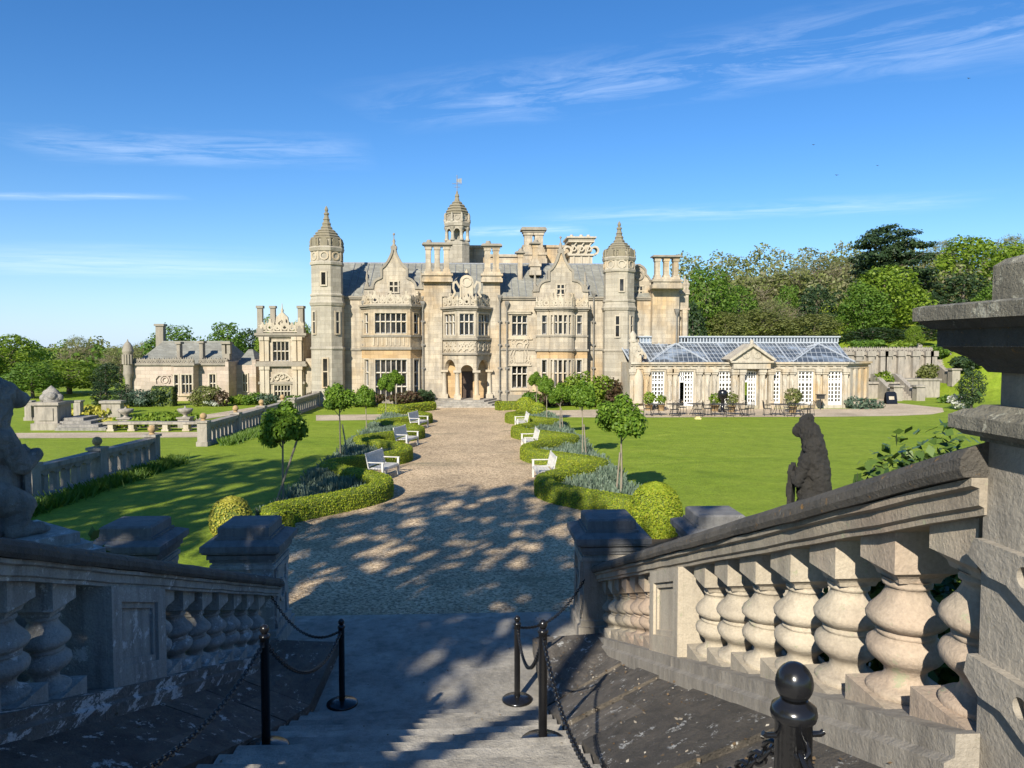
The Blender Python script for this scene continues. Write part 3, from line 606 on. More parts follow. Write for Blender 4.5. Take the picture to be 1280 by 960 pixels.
def gable(pts, D, th, cpx, win, fin_top, sh):
    """shaped gable from picture outline points, capped by a moulding that follows the curve"""
    ou = [(X(px, D), PZ(py, D)) for px, py in pts]; b = MB()
    b.ext(ou, (0, D, 0), (1, 0, 0), (0, 0, 1), (0, 1, 0), th)
    g = b.build('gable', ['ashlar'], house); c = MB()
    c.ribbon(ou[1:-1], .17, (0, D - .1, 0), (1, 0, 0), (0, 1, 0), th + .2)
    top = max(z for _, z in ou); fx = X(cpx, D)
    c.box(fx - .22, fx + .22, D - .08, D + th + .06, top, top + .22)
    c.lathe((fx, D + th / 2, top + .22), [(.14, 0), (.16, .1), (.08, .18), (.12, .4), (.04, .55), (.03, .8), (.09, .86), (.09, .94), (.03, 1.0), (.025, PZ(fin_top, D) - top - .22)], 8)
    for s in sh:
        x = X(s[0], D); c.box(x - .14, x + .14, D - .06, D + th, PZ(s[1], D), PZ(s[1], D) + .3); c.lathe((x, D + th / 2, PZ(s[1], D) + .3), [(.12, 0), (.14, .08), (.06, .2), (.12, .45), (.09, .6), (.02, 1.1)], 6)
    c.build('gable_coping', ['trimgrey'], g)
    w0, w1, y0, y1 = win; xa, xb = X(w0, D), X(w1, D); w = MB(); p = (xa, D)
    w.obox(p, (1, 0), 0, xb - xa, PZ(y1, D), PZ(y0, D), .004, .015, 1)
    for k in (0, .5, 1): w.obox(p, (1, 0), (xb - xa) * k - .05, (xb - xa) * k + .05, PZ(y1, D), PZ(y0, D), .015, .09)
    for y in (y0, (y0 * .55 + y1 * .45), y1): w.obox(p, (1, 0), -.08, xb - xa + .08, PZ(y, D) - .05, PZ(y, D) + .05, .016, .1)
    w.build('window', ['trim', 'glass'], g)
z1 = lambda l: [(380 + a / 4.923, 220 + c / 4.923) for a, c in l]
gable(z1([(372, 748), (372, 692), (425, 690), (428, 668), (436, 652), (450, 640), (474, 630), (480, 625), (480, 572), (500, 555), (520, 528), (535, 500), (545, 475), (549, 452), (563, 452), (568, 475), (580, 502), (596, 530), (616, 556), (636, 572), (636, 625), (642, 630), (664, 640), (680, 655), (688, 672), (690, 690), (738, 692), (738, 748)]), FD - .05, .45, 493, (487, 498.5, 352, 366), 293, ((459, 361), (526.5, 361)))
z2 = lambda l: [(620 + a / 4.923, 260 + c / 4.923) for a, c in l]
gable(z2([(225, 565), (225, 508), (258, 506), (260, 488), (268, 470), (280, 456), (300, 446), (325, 442), (325, 385), (345, 368), (362, 342), (376, 312), (384, 284), (390, 268), (406, 268), (412, 284), (420, 312), (436, 342), (452, 368), (472, 385), (472, 442), (496, 446), (514, 456), (526, 470), (534, 488), (536, 506), (566, 508), (566, 565)]), FD - .05, .45, 700.8, (695.5, 705.5, 355, 368), 303, ((669, 362), (731.5, 362)))

def chimney(pxs, D, y0, ybase, ycap, ytop, w=.5, dep=.62, mat='ashlar', pots=1, base=True):
    b = MB(); zs = PZ(y0, D); zb = PZ(ybase, D); zc = PZ(ycap, D); zt = PZ(ytop, D); xs_ = [X(p, D) for p in pxs]; a, c = min(xs_) - w * .62, max(xs_) + w * .62
    if base:
        for k, (e, f, g) in enumerate(((0, .35, .18), (.35, .6, .10), (.6, .8, .2), (.8, 1, .04))): b.box(a - g, c + g, D - dep / 2 - g, D + dep / 2 + g, zs + (zb - zs) * e, zs + (zb - zs) * f)
    for x in xs_:
        b.box(x - w * .43, x + w * .43, D - dep * .4, D + dep * .4, zb, zc); b.box(x - w * .56, x + w * .56, D - dep * .47, D + dep * .47, zb, zb + .18); b.box(x - w * .54, x + w * .54, D - dep * .46, D + dep * .46, zc - .22, zc)
    ch = b.build('chimney', [mat], house); b = MB(); h = zt - zc
    b.box(a - .02, c + .02, D - dep / 2 - .02, D + dep / 2 + .02, zc, zc + h * .4); b.box(a - .16, c + .16, D - dep / 2 - .16, D + dep / 2 + .16, zc + h * .4, zc + h * .75); b.box(a - .08, c + .08, D - dep / 2 - .08, D + dep / 2 + .08, zc + h * .75, zt)
    if pots:
        for x in xs_[:pots]: b.lathe((x + .06, D, zt), [(.2, 0), (.22, .1), (.17, .14), (.17, .22)], 10)
    b.build('chimney_cap', ['trimgrey'], ch)
chimney((536, 547, 558.5), FD - .05, 353, 340, 309, 304, .46); chimney((609.5, 620), FD - .05, 353, 340, 310, 305, .5)
chimney((820.5, 831.5, 843), 57.0, 360, 346, 322, 318, .42, pots=0); chimney((650,), 60.5, 368, 352, 318, 314, .40, .45); chimney((668.5,), 60.5, 344, 326, 306, 303, .45, .5)
chimney((660, 673), 67, 330, 312, 291, 284.5, .8, 1.1, pots=0)
# rear block rising behind the ridge
b = MB()
def blk(b, a, c, y0, y1, D, dep, cap=.22, m=0):
    b.box(X(a, D), X(c, D), D, D + dep, PZ(y0, D), PZ(y1, D), m); b.box(X(a, D) - .14, X(c, D) + .14, D - .14, D + dep, PZ(y1, D), PZ(y1, D) + cap, m)
blk(b, 560, 606, 335, 310, 66, 5); blk(b, 606, 655, 335, 321, 66.5, 4); blk(b, 655, 716, 335, 309, 67.6, 4); blk(b, 561, 566, 335, 308, 65.9, .3)
for px in (580, 587, 594): b.box(X(px, 66) - .08, X(px, 66) + .08, 65.9, 66, PZ(333, 66), PZ(311, 66))
b.build('upper_wall', ['ashlar'], house)
b = MB(); D = 66.0; xa, xb = X(712, D), X(740, D); b.box(xa, xb, D, D + 2.6, PZ(335, D), PZ(318, D)); b.box(xa + .15, xb - .15, D + .15, D + 2.4, PZ(318, D), PZ(301, D))
for y in (319, 302, 299): b.box(xa - .16, xb + .16, D - .16, D + 2.7, PZ(y, D), PZ(y, D) + .16)
b.box(xa - .3, xb + .3, D - .3, D + 2.8, PZ(297, D), PZ(295, D))
for i in range(3):
    c = (xb - xa) * (i + .5) / 3; b.ribbon(arc(c, 0, .2, 0, 360, 10), .1, (xa, D + .1, PZ(310, D)), (1, 0, 0), (0, -1, 0), .2); b.ribbon([(c - .25, -.5), (c, .2), (c + .25, .55)], .1, (xa, D + .1, PZ(310, D)), (1, 0, 0), (0, -1, 0), .2)
    b.obox((xa, D), (1, 0), c - .07, c + .07, PZ(333, D), PZ(320, D), 0, .12)
for px in (715, 727, 736): b.lathe((X(px, D), D + .6, PZ(295, D)), [(.2, 0), (.22, .1), (.15, .14), (.15, .25)], 8)
for s in (xa - .2, xb + .2): b.ribbon(arc(s, PZ(312, D), .32, -90, 200, 8), .16, (0, D, 0), (1, 0, 0), (0, 1, 0), 1.0)
b.build('strapwork_tower', ['trim'], house)
# cupola
D = 63.5; cx = X(572, D); s = D / 960
cu_ = MB(); pr = lambda l: [(w * s, PZ(y, D)) for w, y in l]
octo((cx, D), pr([(16, 330), (16, 308), (16.6, 307), (16.6, 305), (15, 304), (15, 301.5)]), cu_); octo((cx, D), pr([(15, 285), (16.6, 284), (17.4, 280), (16, 278.5), (14.6, 278), (14.4, 269)]), cu_)
octo((cx, D), pr([(4.5, 303), (4.5, 284)]), cu_)
for k in range(8):
    a = R(22.5 + 45 * k); p = (cx + 13.8 * s * math.cos(a), D + 13.8 * s * math.sin(a), PZ(302, D)); hh = PZ(285, D) - PZ(302, D)
    cu_.lathe(p, [(.20, 0), (.2, .12), (.14, .16), (.12, hh * .8), (.2, hh * .86), (.22, hh)], 8)
    p = (cx + 15.6 * s * math.cos(a), D + 15.6 * s * math.sin(a), PZ(279, D)); cu_.lathe(p, [(.13, 0), (.16, .15), (.08, .3), (.13, .5), (.03, .75)], 6)
    a += R(22.5); n = Vector((math.cos(a), math.sin(a), 0)); u = Vector((-n.y, n.x, 0)); w2 = 13.9 * s * math.tan(R(22.5)) - .1; o = Vector((cx, D, PZ(291, D))) + n * 13.2 * s * .96
    cu_.ext([(-w2, 0)] + arc(0, 0, w2 - .06, 180, 0, 8) + [(w2, 0), (w2, PZ(285, D) - PZ(291, D)), (-w2, PZ(285, D) - PZ(291, D))], o, u, (0, 0, 1), n, .1)
    o = Vector((cx, D, PZ(273.5, D))) + n * 14.4 * s * .93; cu_.ribbon(arc(0, 0, .2, 0, 360, 10), .08, o, u, n, .06)
cp_ = cu_.build('cupola', ['turret'], house)
d = MB(); octo((cx, D), pr([(15.6, 269), (15.6, 267.8), (13.6, 267.4), (13.6, 265.8), (14.6, 265.6), (13.8, 264), (12, 263.6), (11.8, 262), (12.8, 261.8), (11.8, 260.2), (9.8, 259.8), (9.4, 258.4), (10.4, 258.2), (9, 256.4), (6.6, 256), (6.2, 254.6), (7, 254.4), (5.4, 252.6), (3.6, 252), (3.2, 249.6), (2.4, 247), (3, 246), (2.6, 243.5), (1.6, 243), (1.2, 240), (.5, 239)]), d); d.build('dome', ['dome'], cp_)
d = MB(); d.tube([(cx, D, PZ(240, D)), (cx, D, PZ(219, D))], .035, 5); d.tube([(cx - .4, D, PZ(230, D)), (cx + .4, D, PZ(230, D))], .025, 4); d.tube([(cx - .22, D, PZ(234, D)), (cx + .22, D, PZ(234, D))], .025, 4)
d.ext([(-.05, -.12), (.38, -.2), (.38, .2), (-.05, .12)], (cx, D, PZ(226, D)), (1, 0, 0), (0, 0, 1), (0, 1, 0), .02); d.build('weathervane', ['lead'], cp_)
# downpipes with hoppers
for px, yt in ((455.5, 385), (529, 385), (624.5, 377), (633.5, 385), (741.5, 372)):
    b = MB(); x = X(px); y = FD - (.28 if px in (529,) else .16); zt = Z(yt); b.tube([(x, y, .3), (x, y, zt)], .06, 8)
    b.lathe((x, y, zt), [(.07, 0), (.17, .22), (.21, .30), (.23, .48), (.2, .5)], 4, 0, R(45), smooth=False)
    for z in np.arange(.9, zt - .3, 1.75): b.box(x - .14, x + .14, y - .04, y + .13, z, z + .12)
    b.build('downpipe', ['pipe'], house)
# right-hand range: small gabled wall, orange chimney block and corner buttress
b = MB(); xa, xb = X(789, 58.6), X(816, 58.6); hU = (X(791.5, 58.6) - xa, X(803.5, 58.6) - xa, PZ(415, 58.6), PZ(393, 58.6))
b.wall((xa, 58.6), (xb, 58.6), 0, PZ(384, 58.6), [hU]); b.obox((xa, 58.6), (1, 0), 0, xb - xa, PZ(385, 58.6), PZ(383, 58.6), 0, .16)
b.box(X(815, 57.4), X(848.5, 57.4), 57.4, 66, 0, PZ(360, 57.4)); b.box(X(815, 57.4) - .1, X(848.5, 57.4) + .1, 57.3, 66, PZ(361.5, 57.4), PZ(360, 57.4) + .01)
b.box(X(848.5, 58), X(860, 58), 58, 70, 0, PZ(366, 58)); b.box(X(848, 58), X(861, 58), 57.85, 70, PZ(387, 58), PZ(384.5, 58)); b.box(X(853, 57.6), X(859, 57.6), 57.6, 58, 0, PZ(386, 57.6))
b.box(X(848.6, 58), X(861, 58), 57.9, 70, PZ(367, 58), PZ(365, 58))
for px, yt in ((850.5, 346), (856.5, 343), (859.5, 350)): b.lathe((X(px, 58), 58.3, PZ(365, 58)), [(.2, 0), (.22, .2), (.1, .3), (.2, .6), (.22, .7), (.08, .85), (.1, 1.0), (.02, PZ(yt, 58) - PZ(365, 58))], 8)
ou = [(789, 384), (816, 384), (816, 352), (812, 350), (809, 345), (806, 342), (806, 337), (803, 333), (798, 330), (793, 333), (790, 337), (789, 342)]
b.ext([(X(p, 58.6), PZ(y, 58.6)) for p, y in ou], (0, 58.55, 0), (1, 0, 0), (0, 0, 1), (0, 1, 0), .4)
b.add([(X(789), 58.9, PZ(362, 58)), (X(816), 58.9, PZ(362, 58)), (X(816), 63, RZ - .9), (X(789), 63, RZ - .9)], [(0, 1, 2, 3)], 1)
rw = b.build('east_range', ['ashlar', 'slate'], house)
window(rw, (xa, 58.6), (xb, 58.6), hU, 2, (.5,), bars=1); w = MB(); p = (X(790, 58.5), 58.55)
L = X(803, 58.5) - X(790, 58.5); w.obox(p, (1, 0), 0, L, PZ(370, 58.5), PZ(356.5, 58.5), .004, .015, 1)
for k in (0, .33, .66, 1): w.obox(p, (1, 0), L * k - .045, L * k + .045, PZ(370, 58.5), PZ(356.5, 58.5), .015, .09)
for y in (370, 363, 356.5): w.obox(p, (1, 0), -.07, L + .07, PZ(y, 58.5) - .05, PZ(y, 58.5) + .05, .016, .1)
w.build('window', ['trim', 'glass'], rw)
b = MB(); b.ribbon(arc(X(798, 58.5), PZ(343, 58.5), .32, 0, 360, 12), .12, (0, 58.54, 0), (1, 0, 0), (0, -1, 0), .1); b.ribbon([(X(p, 58.6), PZ(y, 58.6)) for p, y in ou[2:]], .16, (0, 58.45, 0), (1, 0, 0), (0, 1, 0), .55); b.build('gable_coping', ['trimgrey'], rw)
b = MB(); x = X(845.5, 57.2); b.tube([(x, 57.2, 0), (x, 57.2, PZ(394, 57.2))], .06, 8); b.lathe((x, 57.2, PZ(394, 57.2)), [(.07, 0), (.2, .3), (.24, .5)], 4, 0, R(45), smooth=False); b.build('downpipe', ['pipe'], rw)

# ------------------------------------------------------------------ conservatory
cs = thing('conservatory', 'low stone conservatory with white glazed doors and blue grey glass roof', 'conservatory', (X(935, 52.8), 52.8, 0))
D = 52.8; xa, xb = X(788, D), X(1058, D); zE0, zE1 = Z(463, D), Z(453.5, D); b = MB()
doors = [(815, 831), (849.5, 867.5), (899.5, 917), (930.5, 946.5), (958.5, 976.5), (999, 1018), (1036.5, 1054)]
dh = [(X(a, D) - xa, X(c, D) - xa, Z(510, D), Z(464.5, D)) for a, c in doors]
ex = X(1086, 55)
b.wall((xa, D), (xb, D), 0, zE1, dh, .3); b.wall((xb, D), (ex, 55), 0, zE1); b.wall((ex, 55), (ex, 62), 0, zE1); b.wall((xa, 58), (xa, D), 0, zE1)
b.build('wall', ['consv'], cs)
b = MB(); run = [(xa, D), (xb, D), (ex, 55), (ex, 62)]
for z0, z1_, d in ((zE0 + .08, zE0 + .16, .08), (zE1 - .22, zE1 - .1, .14), (zE1 - .1, zE1 + .03, .26), (0, .22, .12)): b.band(run, z0, z1_, d)
for i in range(27):
    a = (xb - xa) * (i + .5) / 27; b.obox((xa, D), (1, 0), a - .1, a + .1, zE0 + .16, zE1 - .22, 0, .06)
b.build('entablature', ['consv'], cs)
def pil(px, w=.36, out=.16, d=D):
    b = MB(); x = X(px, d); p = (x - w / 2, d); b.obox(p, (1, 0), 0, w, 0, .6, 0, out + .06); b.obox(p, (1, 0), .03, w - .03, .6, zE0 - .3, 0, out); b.obox(p, (1, 0), -.03, w + .03, zE0 - .3, zE0 - .16, 0, out + .07); b.obox(p, (1, 0), -.07, w + .07, zE0 - .16, zE0 + .08, 0, out + .12)
    b.ribbon(arc(w / 2, zE0 - 1.0, .1, 0, 360, 8), .06, (p[0], d - out, 0), (1, 0, 0), (0, -1, 0), .05); b.lathe((x, d - out - .02, .6), [(.1, 0), (.12, .4), (.08, .9), (.13, 1.3), (.02, 1.5)], 8); b.build('pilaster', ['consv'], cs)
for px in (790, 808, 837, 844, 874, 884, 893, 921, 981, 990, 1023, 1031, 1057): pil(px)
for px in (917, 926, 951, 962): pil(px, .4, .42)
v = Vector((ex - xb, 55 - D)); L = v.length; u = v / L
for k in (.15, .38, .62, .88): b = MB(); b.obox((xb, D), u, k * L - .17, k * L + .17, 0, zE0 + .05, 0, .16); b.build('pilaster', ['consv'], cs)
b = MB(); b.lathe((X(798, D), D - .02, .4), [(.36, 0), (.36, 1.7), (.30, 2.05), (.18, 2.3), (.02, 2.4)], 12)
b.build('niche', ['trim'], cs)
b = MB(); pa, pb = X(913.5, 52.2), X(967, 52.2); mid = (pa + pb) / 2; ph = Z(434, 52.2) - zE1 - .05
b.box(pa + .2, pb - .2, 52.15, 52.8, zE0 + .1, zE1); b.box(pa, pb, 52.02, 52.8, zE1, zE1 + .12)
b.ext([(pa, 0), (pb, 0), (mid, ph)], (0, 52.25, zE1 + .12), (1, 0, 0), (0, 0, 1), (0, 1, 0), 1.5)
for q in ((pa - .1, 0, mid, ph + .06), (mid, ph + .06, pb + .1, 0)): b.ribbon([(q[0], q[1]), (q[2], q[3])], .17, (0, 51.98, zE1 + .16), (1, 0, 0), (0, 1, 0), 1.9)
b.lathe((mid, 52.3, zE1 + ph + .1), [(.2, 0), (.2, .16), (.12, .2), (.15, .36), (.02, .5)], 10)
for s in (-1, 1): b.ribbon(arc(mid + s * .4, .42, .22, 0, 360, 10), .08, (0, 52.24, zE1 + .1), (1, 0, 0), (0, -1, 0), .05)
b.build('pediment', ['consv'], cs)
for i, h in enumerate(dh):
    b = MB(); p = (xa, D); a, c, z0, z1_ = h; nc, nr = (4, 9)
    op = 1 if i == 1 else (0 if i == 3 else -1)                     # one door of these pairs stands open
    glz = (a, c) if op < 0 else ((a + (c - a) * (.4 if i == 1 else .38), c))
    b.obox(p, (1, 0), glz[0], glz[1], z0, z1_, -.26, -.22, 1)
    b.obox(p, (1, 0), a, a + .07, z0, z1_, -.22, -.1); b.obox(p, (1, 0), c - .07, c, z0, z1_, -.22, -.1); b.obox(p, (1, 0), a, c, z1_ - .08, z1_, -.219, -.11); b.obox(p, (1, 0), a, c, z1_ - .78, z1_ - .68, -.218, -.12)
    k0 = glz[0]; w_ = glz[1] - k0; n_ = nc if op < 0 else 3
    for k in range(n_ + 1): b.obox(p, (1, 0), k0 + w_ * k / n_ - (.045 if k * 2 == n_ else .03), k0 + w_ * k / n_ + (.045 if k * 2 == n_ else .03), z0, z1_, -.221, -.15)
    for k in range(nr + 1): b.obox(p, (1, 0), k0, k0 + w_, z0 + (z1_ - z0) * k / nr - .03, z0 + (z1_ - z0) * k / nr + .03, -.223, -.155)
    if op < 0 or True: b.obox(p, (1, 0), k0, k0 + w_, z0, z0 + .34, -.224, -.145)
    if op >= 0:
        b.obox(p, (1, 0), a, k0, z1_ - .7, z1_, -.26, -.22, 1)
        for k in (1, 2): b.obox(p, (1, 0), a + (k0 - a) * k / 3 - .03, a + (k0 - a) * k / 3 + .03, z1_ - .7, z1_, -.221, -.15)
        b.obox(p, (1, 0), a, k0, z1_ - .4, z1_ - .34, -.22, -.15); b.obox(p, (1, 0), a + .07, k0, z0, z1_ - .7, -1.6, -1.5, 2)
    o = b.build('door', ['white', 'doorglass', 'boxcore' if i == 1 else 'oak'], cs)
    if i == 1: tag(o, 'glazed garden door with one leaf standing open on dark greenery')
b = MB(); y0r, y1r, zr = D + .35, 57.6, PZ(429, 57.6)             # main glass slope, two hipped pavilions, clerestory
def gslope(b, A, B, C, Dq, nb, nh, r=.026):
    A, B, C, Dq = map(Vector, (A, B, C, Dq)); b.add([A, B, C, Dq], [(0, 1, 2, 3)], 0)
    up = (B - A).cross(Dq - A).normalized() * .03
    for i in range(nb + 1): b.tube([A.lerp(B, i / nb) + up, Dq.lerp(C, i / nb) + up], r, 4, 1, False)
    for j in range(1, nh): b.tube([A.lerp(Dq, j / nh) + up, B.lerp(C, j / nh) + up], r * .7, 4, 1, False)
gslope(b, (xa + .1, y0r, zE1), (xb + .6, y0r, zE1), (X(1046, y1r), y1r, zr), (xa + .1, y1r, zr), 56, 5)
for k in range(0, 57, 5):
    A = Vector((xa + .1, y0r, zE1 + .05)).lerp(Vector((xb + .6, y0r, zE1 + .05)), k / 56); B = Vector((xa + .1, y1r, zr + .05)).lerp(Vector((X(1046, y1r), y1r, zr + .05)), k / 56); b.tube([A, B], .07, 4, 1, False)
for (pc, w0, w1) in ((845, 813, 886), (1023, 992, 1070)):
    ap = (X(pc, 56.3), 56.3, PZ(430, 56.3)); f0, f1 = (X(w0, D), D + .12, zE1 + .02), (X(w1, D), D + .12, zE1 + .02); k0, k1 = (f0[0], 58.5, zE1 + .02), (f1[0], 58.5, zE1 + .02)
    for A, B in ((f0, f1), (f1, k1), (k0, f0)):
        b.add([A, B, ap], [(0, 1, 2)], 0); A_, B_, P_ = map(Vector, (A, B, ap)); up = (B_ - A_).cross(P_ - A_).normalized() * .03; n = 12
        for i in range(1, n): m_ = A_.lerp(B_, i / n); t = 1 - abs(2 * i / n - 1); e = (A_ if i < n / 2 else B_).lerp(P_, t); b.tube([m_ + up, e + up], .022, 4, 1, False)
        for j in (.25, .5, .75): b.tube([A_.lerp(P_, j) + up, B_.lerp(P_, j) + up], .018, 4, 1, False)
        b.tube([A_ + up, P_ + up], .055, 5, 1, False); b.tube([B_ + up, P_ + up], .055, 5, 1, False)
b.build('glass_roof', ['roofglass', 'glazebar'], cs)
b = MB(); ca, cb = X(800, y1r), X(1047, y1r); zt = PZ(421.5, y1r); b.box(ca, cb, y1r, y1r + 1.4, zr, zt, 1); b.box(ca - .15, cb + .15, y1r - .16, y1r + 1.5, zt, zt + .1, 0); b.box(ca, cb, y1r - .06, y1r, zr, zr + .1, 0); b.box(ca, cb, y1r - .05, y1r, zt - .06, zt, 0)
for i in range(64): x = ca + (cb - ca) * i / 63; b.box(x - .045, x + .045, y1r - .055, y1r, zr + .1, zt - .06, 0)
b.build('clerestory', ['glazebar', 'roofglass'], cs)
b = MB()                                                          # carved scroll pile against the turret
for i in range(3): b.ribbon(arc(X(794 + 4 * i, D), Z(436 + 5 * i, D), .3, -30, 250, 8), .16, (0, D, 0), (1, 0, 0), (0, 1, 0), .35)
b.box(X(788, D), X(802, D), D + .02, D + .5, zE1, Z(444, D)); b.box(X(788, D), X(798, D), D + .02, D + .5, Z(444, D), Z(428, D)); b.lathe((X(792, D), D + .25, Z(428, D)), [(.3, 0), (.34, .15), (.2, .3), (.3, .5), (.05, .8)], 8)
b.build('carved_scroll', ['consv'], cs)
# ------------------------------------------------------------------ low service wing and gatehouse on the left
sw = thing('service_wing', 'low pink stone wing with grey slate roof beside dark yew hedges', 'building', (X(230, 63), 63, 0)); D = 63.0
def wx(p): return X(p, D)
def wz(y): return PZ(y, D, 240)
b = MB(); p0, p1 = (wx(163), D), (wx(286), D); T = wz(455)
h1 = [(wx(a) - p0[0], wx(c) - p0[0], wz(491), wz(468)) for a, c in ((261, 268.5),)]; hd = (wx(200) - p0[0], wx(211) - p0[0], 0, wz(483))
b.wall(p0, p1, -.6, T, h1 + [hd], .25); b.wall((p0[0], 71), p0, -.6, T)
bp = [(wx(220), D), (wx(222), D - .9), (wx(246), D - .9), (wx(248), D)]
hb = [(wx(222.5) - wx(222), wx(227) - wx(222), wz(491), wz(468)), (wx(231.5) - wx(222), wx(244) - wx(222), wz(491), wz(468))]
b.wall(bp[0], bp[1], -.6, T); b.wall(bp[1], bp[2], -.6, T, hb, .22); b.wall(bp[2], bp[3], -.6, T); b.add([(p[0], p[1], T) for p in bp], [(0, 1, 2, 3)])
b.box(wx(283.5), wx(287.5), D - .5, D + 3, -.6, wz(452)); b.box(wx(287.5), wx(313), D + 1.6, D + 8, -.6, wz(457)); b.box(wx(309), wx(314), D + 1.2, D + 8, -.6, wz(450))
b.box(wx(313), wx(324), D + 3, D + 8, -.6, wz(446))
b.build('wall', ['pinkish'], sw)
for (q0, q1, h, n) in ((p0, p1, h1[0], 2), (bp[1], bp[2], hb[0], 1), (bp[1], bp[2], hb[1], 3)): window(sw, q0, q1, h, n, (.5,), bars=1, depth=.2)
q0, q1 = (wx(290), D + 1.58), (wx(309), D + 1.58); w = MB(); L0 = wx(295.5) - wx(290); L1 = wx(302) - wx(290)
w.obox(q0, (1, 0), L0, L1, wz(491), wz(468), 0, .015, 1)
for k in (L0, (L0 + L1) / 2, L1): w.obox(q0, (1, 0), k - .05, k + .05, wz(491), wz(468), .016, .08)
for y in (491, 480, 468): w.obox(q0, (1, 0), L0 - .05, L1 + .05, wz(y) - .05, wz(y) + .05, .017, .09)
w.build('window', ['trim', 'glass'], sw)
b = MB(); b.obox(p0, (1, 0), hd[0], hd[1], 0, hd[3], -.24, -.18); b.build('door', ['doororange'], sw)
b = MB(); c = wx(205.5); o = (c, D - .01, wz(475))
for r in (.22, .38): b.ribbon(arc(0, 0, r, 0, 360, 10), .09, o, (1, 0, 0), (0, -1, 0), .1)
b.ribbon([(-.7, -.45), (-.75, .1), (-.5, .4), (.5, .4), (.75, .1), (.7, -.45)], .12, o, (1, 0, 0), (0, -1, 0), .12); b.obox((c, D), (1, 0), -.85, .85, wz(483) + .05, wz(483) + .2, 0, .14); b.build('carved_crest', ['pinkish'], sw)
b = MB(); b.obox(p0, (1, 0), 0, wx(220) - p0[0], T - .1, T + .05, -.1, .16); b.obox(p0, (1, 0), wx(248) - p0[0], wx(287) - p0[0], T - .1, T + .05, -.1, .16); b.band(bp, T - .1, T + .05, .16)
strapwork(b, (wx(165), D), (wx(219), D), T + .05, .5, 9, peak=False, seed=40); strapwork(b, bp[1], bp[2], T + .05, .55, 4, peak=False, seed=41); strapwork(b, (wx(249), D), (wx(283), D), T + .05, .5, 6, peak=False, seed=42); b.build('parapet', ['trimgrey'], sw)
b = MB(); rz = wz(429.5) + .15
b.add([(wx(165), D + .2, T), (wx(284), D + .2, T), (wx(268), D + 4, rz), (wx(178), D + 4, rz), (wx(165), D + 8, T), (wx(284), D + 8, T)], [(0, 1, 2, 3), (0, 3, 4), (1, 5, 2), (3, 2, 5, 4)])
b.add([(wx(286), D + 1.6, wz(457)), (wx(312), D + 1.6, wz(457)), (wx(296), D + 4.5, wz(437)), (wx(290), D + 4.5, wz(437)), (wx(286), D + 8, wz(457)), (wx(312), D + 8, wz(457))], [(0, 1, 2, 3), (0, 3, 4), (1, 5, 2), (3, 2, 5, 4)])
b.box(wx(312), wx(324), D + 2.7, D + 8, wz(446), wz(444))
b.tube([(wx(178), D + 4, rz), (wx(268), D + 4, rz)], .1, 6)
b.build('roof', ['slate'], sw)
def wch(a, c, y0, y1, dd, cols=1):
    b = MB(); xa_, xb_ = wx(a), wx(c)
    if cols == 1: b.box(xa_, xb_, dd, dd + .6, wz(y0), wz(y1))
    else:
        b.box(xa_, xb_, dd, dd + .6, wz(y0), wz(y0) + .5)
        for k in range(cols): x = xa_ + (xb_ - xa_) * (k + .5) / cols; b.box(x - .2, x + .2, dd + .05, dd + .55, wz(y0) + .5, wz(y1))
    b.box(xa_ - .1, xb_ + .1, dd - .1, dd + .7, wz(y1), wz(y1) + .18); b.build('chimney', ['trimgrey'], sw)
wch(169, 179, 438, 406, D + 4); wch(217, 221, 452, 430, D + .6); wch(245.5, 250, 452, 429, D + .6); wch(276.5, 285.5, 450, 430, D + .2, 2)
b = MB(); r = (wx(167.5) - wx(155)) / 2; cx = wx(161); b.lathe((cx, D - .2, 0), [(r * .62, -.6), (r * .62, wz(474)), (r, wz(468)), (r, wz(466)), (r * .92, wz(464)), (r * .92, wz(442)), (r * 1.1, wz(440)), (r * 1.1, wz(438)), (r * 1.0, wz(437)), (r * .9, wz(433)), (r * .55, wz(429)), (.08, wz(427)), (.02, wz(424))], 14)
for k in range(5): a = R(-150 + 30 * k); b.lathe((cx + r * .96 * math.cos(a), D - .2 + r * .96 * math.sin(a), wz(455)), [(.09, 0), (.09, wz(443) - wz(455))], 6)
b.build('corner_turret', ['trimgrey'], sw)

gh = thing('gatehouse', 'two storey carved stone gatehouse with strapwork cresting left of the manor', 'gatehouse', (X(351, 62), 62, 0)); D = 62.0
b = MB(); xa, xb = X(324, D), X(379, D); w0 = [(X(341, D) - xa, X(361, D) - xa, PZ(451, D), PZ(427, D)), (X(342, D) - xa, X(362, D) - xa, PZ(496, D), PZ(481, D))]
T = PZ(417, D); b.wall((xa, D), (xb, D), -.5, T, w0, .3); b.wall((xb, D), (xb, 68), -.5, T); b.wall((xa, 68), (xa, D), -.5, T); b.wall((xb, 68), (xa, 68), -.5, T); b.add([(xa, D, T), (xb, D, T), (xb, 68, T), (xa, 68, T)], [(0, 1, 2, 3)])
b.box(X(379, D), X(394, D), D + .3, 68, -.5, PZ(448, D))
b.build('wall', ['ashlar'], gh)
window(gh, (xa, D), (xb, D), w0[0], 4, (.5,), bars=1); window(gh, (xa, D), (xb, D), w0[1], 5, (.5,), bars=1)
b = MB()
for y, d in ((453, .2), (456, .3), (418, .3), (420, .18), (478, .1), (498, .15)): b.band([(xa, 63), (xa, D), (xb, D), (xb, 63)], PZ(y, D) - .1, PZ(y, D) + .1, d)
b.build('string_course', ['trimgrey'], gh)
